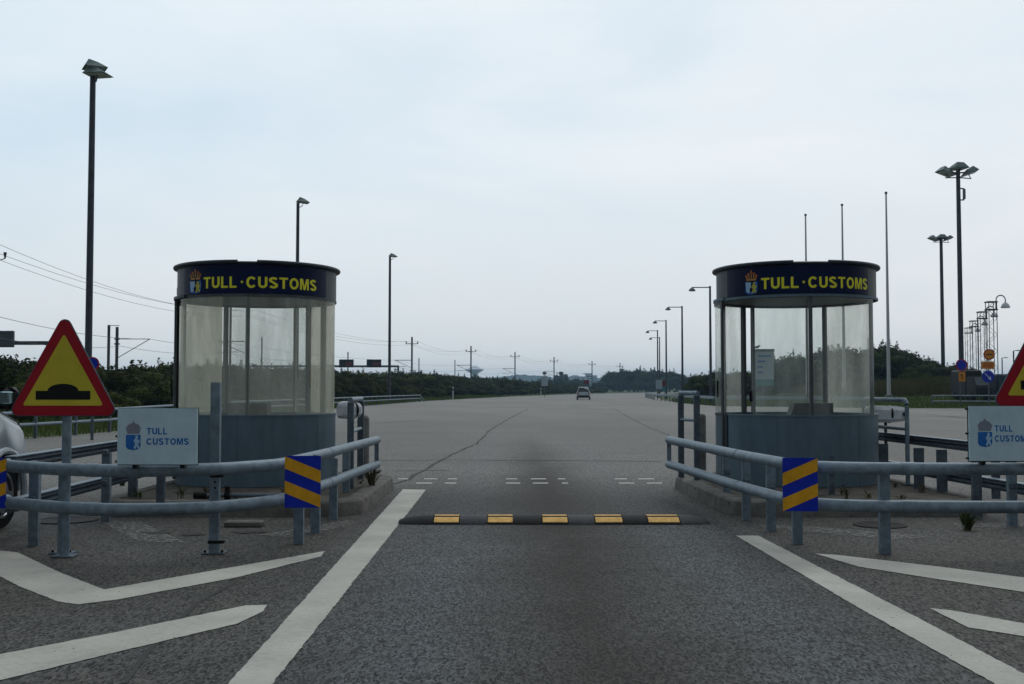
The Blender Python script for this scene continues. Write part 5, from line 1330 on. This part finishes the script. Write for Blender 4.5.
# water tower and block
Y = 1500; c = A(474.5, 370, Y); x = c.x
root = thing('water_tower', (x, Y, 0), 'pale blue saucer shaped water tower on the horizon', 'water tower')
zc = A(474, 370.5, Y).z; wR = 9.5 / F * Y
mb = MB(); mb.lathe([(1.5, zc - 7), (wR * .35, zc - 4), (wR * .98, zc + .6), (wR, zc + 1.4), (wR * .75, zc + 2.6), (wR * .4, zc + 5.0), (wR * .2, zc + 6.5)], (x, Y, 0), 40); mb.build('saucer', tower_m, root)
for sx_ in (-6, 0, 6): mb = MB(); mb.tube([(x + sx_, Y, 0), (x + sx_ * .5, Y, zc - 2)], 1.2, 10); mb.build('stem', tower_m, root)
for px0, px1, top, Y, lab in ((586, 592.5, 374, 1400, 'taller pale apartment block on the horizon above the distant car'), (592.8, 597, 376, 1400, 'lower pale apartment block beside the taller one on the horizon')):
    a = A(px0, top, Y); b = A(px1, top, Y); root = thing('apartment_block', ((a.x + b.x) / 2, Y, 0), lab, 'building')
    mb = MB(); mb.box(((a.x + b.x) / 2, Y + 8, a.z / 2), (b.x - a.x, 16, a.z)); mb.build('walls', block_m, root, smooth=False)
    mb = MB(); mb.box(((a.x + b.x) / 2, Y + 8, a.z + .4), (b.x - a.x + .6, 16.6, .8)); mb.build('roof', mast_m, root, smooth=False)
    for k in range(5): mb = MB(); mb.box(((a.x + b.x) / 2, Y - .1, a.z * (.25 + .15 * k)), ((b.x - a.x) * .85, .3, 1.2)); mb.build('window_band', car_g, root, smooth=False)

# grass: short verge blades and tall grass on the right bank
def blades(n, region, hmin, hmax, w, m, name, label, seed):
    r2 = random.Random(seed); mb = MB(); k = 0; V = []; Fc = []
    while k < n:
        q = region(r2)
        if q is None: continue
        x, y = q; z = height(x, y); h = r2.uniform(hmin, hmax); a = r2.uniform(-PI / 2.6, PI / 2.6); dx, dy = math.cos(a) * w, math.sin(a) * w
        lx, ly = r2.gauss(0, .22) * h, r2.gauss(0, .22) * h; o_ = len(V)
        V += [(x - dx, y - dy, z - .03), (x + dx, y + dy, z - .03), (x + lx, y + ly, z + h)]; Fc.append((o_, o_ + 1, o_ + 2)); k += 1
    mb.v = V; mb.f = Fc; o = fast_build(mb, name, m); o['kind'] = 'stuff'; o['label'] = label; o['category'] = 'grass'; return o
lpts = along([Vector((p[0], p[1])) for p in LE[1:8]], .5)
def reg_left(r2):
    p, n_ = r2.choice(lpts)
    if p.y < 12 or p.y > 180: return None
    q = p + n_ * r2.uniform(.1, 5.5) + Vector((r2.uniform(-.4, .4), r2.uniform(-.4, .4)))
    return (q.x, q.y)
blades(42000, reg_left, .12, .42, .018, grass_m, 'verge_grass', 'rough green grass under the left railing', 21)
def reg_right(d0, d1):
    def f(r2):
        px = r2.uniform(672, 1070); Y = r2.uniform(70, 130); q = A(px, 380, Y)
        if inside(q.x, q.y, poly): return None
        d = dist(q.x, q.y, poly)
        return (q.x, q.y) if d0 < d < d1 else None
    return f
blades(30000, reg_right(.15, 11), .08, .25, .03, grass_m, 'mown_grass', 'short green grass on the lower right bank', 22)
blades(36000, reg_right(11, 26), .45, 1.0, .035, tall_m, 'tall_grass', 'tall dull grass on the upper right bank below the bushes', 23)

# weeds on and around the islands
def weed(p, h, n, m, label, seed, spread=.10, group=None):
    r2 = random.Random(seed); mb = MB()
    for i in range(n):
        a = r2.uniform(0, 2 * PI); L = h * r2.uniform(.45, 1.0); ou = r2.uniform(.2, 1.0) * spread; b = p + Vector((r2.uniform(-.03, .03), r2.uniform(-.03, .03), 0))
        t = b + Vector((math.cos(a) * ou, math.sin(a) * ou, L)); mid = b.lerp(t, .5) + Vector((0, 0, L * .12)); w = Vector((-math.sin(a), math.cos(a), 0)) * r2.uniform(.006, .012)
        mb.add([b - w * .4, b + w * .4, mid + w, mid - w, t], [(0, 1, 2, 3), (3, 2, 4)])
        if r2.random() < .5:
            for s_ in (-1, 1):
                q = b.lerp(t, r2.uniform(.3, .8)); d = Vector((r2.uniform(-1, 1), r2.uniform(-1, 1), .4)).normalized() * r2.uniform(.02, .05); mb.add([q, q + d + w * .8, q + d * 1.8, q + d - w * .8], [(0, 1, 2, 3)])
    mb.v = [tuple(Vector(v) - p) for v in mb.v]
    o = fast_build(mb, 'weed', m); o.location = p; tag(o, label, 'weed', group)
weed(G(967, 530), .20, 46, weed_m, 'bushy green weed on the asphalt below the right pipe barrier', 1)
weed(G(122, 486, ISZ - .005), .26, 30, weed_m, 'leggy dark weed on the left island behind the pipe barrier', 2, .16)
r3 = random.Random(9)
for k in range(20):
    left = k % 2; x = r3.uniform(-4.0, -1.75) if left else r3.uniform(2.4, 4.5); y = r3.uniform(11.05, 14.4)
    c = cL if left else cR
    if math.hypot(x - c[0], y - c[1]) < 1.0: y = r3.uniform(11.05, 11.9)
    weed(Vector((x, y, ISZ - .006)), r3.uniform(.05, .13), 9, dry_m if r3.random() < .7 else weed_m, 'thin dry weed growing on the left island paving' if left else 'thin dry weed growing on the right island paving', 50 + k, .07, 'dry weeds on the left island' if left else 'dry weeds on the right island')
weed(G(372, 486, ISZ - .005), .30, 40, dry_m, 'tangled dry weed clump at the lane side foot of the left booth', 7, .14)

# ------------------------------------------------------------------ haze
HAZE_D = 0.00030
mb = MB(); mb.box((0, 1475, 22.3), (4900, 3100, 47.0)); hz = fast_build(mb, 'haze', None) if False else None
me = bpy.data.meshes.new('haze'); me.from_pydata(mb.v, [], mb.f)
hm = bpy.data.materials.new('haze'); hm.use_nodes = True; n = hm.node_tree.nodes; n.clear()
out = n.new('ShaderNodeOutputMaterial'); pv = n.new('ShaderNodeVolumePrincipled'); pv.inputs['Color'].default_value = (.50, .76, 1.0, 1); pv.inputs['Density'].default_value = HAZE_D; pv.inputs['Anisotropy'].default_value = 0.2
hm.node_tree.links.new(pv.outputs[0], out.inputs['Volume']); me.materials.append(hm)
o = bpy.data.objects.new('haze', me); C.objects.link(o); o['kind'] = 'stuff'; o['label'] = 'thin pale haze over the far land'

# ------------------------------------------------------------------ sky, sun, camera
w = bpy.data.worlds.new('World'); sc.world = w; w.use_nodes = True; nt = w.node_tree; n = nt.nodes; l = nt.links
bgn = n['Background']; bgn.inputs['Strength'].default_value = 0.1
EL, AZ = 48.0, 22.0   # sun behind thin cloud ahead and to the right
sky = n.new('ShaderNodeTexSky'); sky.sky_type = 'NISHITA'; sky.sun_disc = False; sky.sun_elevation = R(EL); sky.sun_rotation = R(AZ); sky.air_density = 1.0; sky.dust_density = 3.0
tc = n.new('ShaderNodeTexCoord'); sep = n.new('ShaderNodeSeparateXYZ'); l.new(tc.outputs['Generated'], sep.inputs[0])
mp = n.new('ShaderNodeMapping'); mp.inputs['Scale'].default_value = (1.0, 1.0, 3.4); mp.inputs['Rotation'].default_value = (0, R(-18), 0); l.new(tc.outputs['Generated'], mp.inputs[0])
no = n.new('ShaderNodeTexNoise'); no.inputs['Scale'].default_value = 2.3; no.inputs['Detail'].default_value = 7; no.inputs['Roughness'].default_value = .52; no.inputs['Distortion'].default_value = .35; l.new(mp.outputs[0], no.inputs['Vector'])
cr = n.new('ShaderNodeValToRGB'); cr.color_ramp.elements[0].position = .36; cr.color_ramp.elements[1].position = .66
cr.color_ramp.elements[0].color = (.875, .935, .98, 1); cr.color_ramp.elements[1].color = (1.06, 1.045, 1.035, 1); l.new(no.outputs['Fac'], cr.inputs['Fac'])
# overcast veil: bluish to the left, whiter to the right, dimmer behind the camera
side = n.new('ShaderNodeMapRange'); side.inputs['From Min'].default_value = -.45; side.inputs['From Max'].default_value = .45; l.new(sep.outputs['X'], side.inputs['Value'])
cs = n.new('ShaderNodeValToRGB'); cs.color_ramp.elements[0].color = (.728, .820, .885, 1); cs.color_ramp.elements[1].color = (.795, .838, .872, 1)
cs.color_ramp.elements[0].position = 0; cs.color_ramp.elements[1].position = 1; l.new(side.outputs['Result'], cs.inputs['Fac'])
el = n.new('ShaderNodeMapRange'); el.inputs['From Min'].default_value = 0; el.inputs['From Max'].default_value = .32; el.inputs['To Min'].default_value = 1.0; el.inputs['To Max'].default_value = 1.03; l.new(sep.outputs['Z'], el.inputs['Value'])
bk = n.new('ShaderNodeMapRange'); bk.inputs['From Min'].default_value = -.5; bk.inputs['From Max'].default_value = .75; bk.inputs['To Min'].default_value = .34; bk.inputs['To Max'].default_value = 1; bk.interpolation_type = 'SMOOTHSTEP'; l.new(sep.outputs['Y'], bk.inputs['Value'])
m1 = n.new('ShaderNodeVectorMath'); m1.operation = 'MULTIPLY'; l.new(cs.outputs['Color'], m1.inputs[0]); l.new(cr.outputs['Color'], m1.inputs[1])
mm = n.new('ShaderNodeMath'); mm.operation = 'MULTIPLY'; l.new(el.outputs['Result'], mm.inputs[0]); l.new(bk.outputs['Result'], mm.inputs[1])
m2 = n.new('ShaderNodeVectorMath'); m2.operation = 'SCALE'; l.new(m1.outputs[0], m2.inputs[0]); l.new(mm.outputs[0], m2.inputs['Scale'])
lowf = n.new('ShaderNodeMapRange'); lowf.inputs['From Min'].default_value = .0; lowf.inputs['From Max'].default_value = .20; lowf.inputs['To Min'].default_value = .9; lowf.inputs['To Max'].default_value = 0; l.new(sep.outputs['Z'], lowf.inputs['Value'])
lm = n.new('ShaderNodeMix'); lm.data_type = 'RGBA'; l.new(lowf.outputs['Result'], lm.inputs['Factor'])
lma = [q for q in lm.inputs if q.type == 'RGBA']; l.new(m2.outputs[0], lma[0]); lsc = n.new('ShaderNodeVectorMath'); lsc.operation = 'SCALE'; lsc.inputs[0].default_value = (.790, .808, .808); l.new(bk.outputs['Result'], lsc.inputs['Scale']); l.new(lsc.outputs[0], lma[1])
zen = n.new('ShaderNodeMapRange'); zen.inputs['From Min'].default_value = .40; zen.inputs['From Max'].default_value = .95; zen.inputs['To Min'].default_value = 10.35; zen.inputs['To Max'].default_value = 15.0; l.new(sep.outputs['Z'], zen.inputs['Value'])
m3 = n.new('ShaderNodeVectorMath'); m3.operation = 'SCALE'; l.new([q for q in lm.outputs if q.type == 'RGBA'][0], m3.inputs[0]); l.new(zen.outputs['Result'], m3.inputs['Scale'])
mx = n.new('ShaderNodeMix'); mx.data_type = 'RGBA'; mx.inputs['Factor'].default_value = .96
ca = [q for q in mx.inputs if q.type == 'RGBA']; l.new(sky.outputs[0], ca[0]); l.new(m3.outputs[0], ca[1])
l.new([q for q in mx.outputs if q.type == 'RGBA'][0], bgn.inputs['Color'])
sd = bpy.data.lights.new('sun', 'SUN'); sd.energy = 0.5; sd.angle = R(25); sd.color = (1, .97, .92)
so = bpy.data.objects.new('sun', sd); C.objects.link(so)
d = Vector((math.sin(R(AZ)) * math.cos(R(EL)), math.cos(R(AZ)) * math.cos(R(EL)), math.sin(R(EL))))
so.rotation_euler = d.to_track_quat('Z', 'Y').to_euler()
cd = bpy.data.cameras.new('camera'); cd.sensor_width = 36; cd.lens = F * 36 / 1024; cd.clip_end = 6000; cd.clip_start = .05
co = bpy.data.objects.new('camera', cd); C.objects.link(co); co.location = (0, 0, H); co.rotation_euler = (PI / 2 + PITCH, 0, 0); sc.camera = co
sc.view_settings.view_transform = 'Standard'; sc.view_settings.look = 'None'; sc.view_settings.exposure = 0; sc.view_settings.gamma = 1; sc.view_settings.use_curve_mapping = False
sc.cycles.max_bounces = 8; sc.cycles.transparent_max_bounces = 32; sc.cycles.volume_bounces = 0; sc.cycles.diffuse_bounces = 3; sc.cycles.glossy_bounces = 3
sc.cycles.use_denoising = True
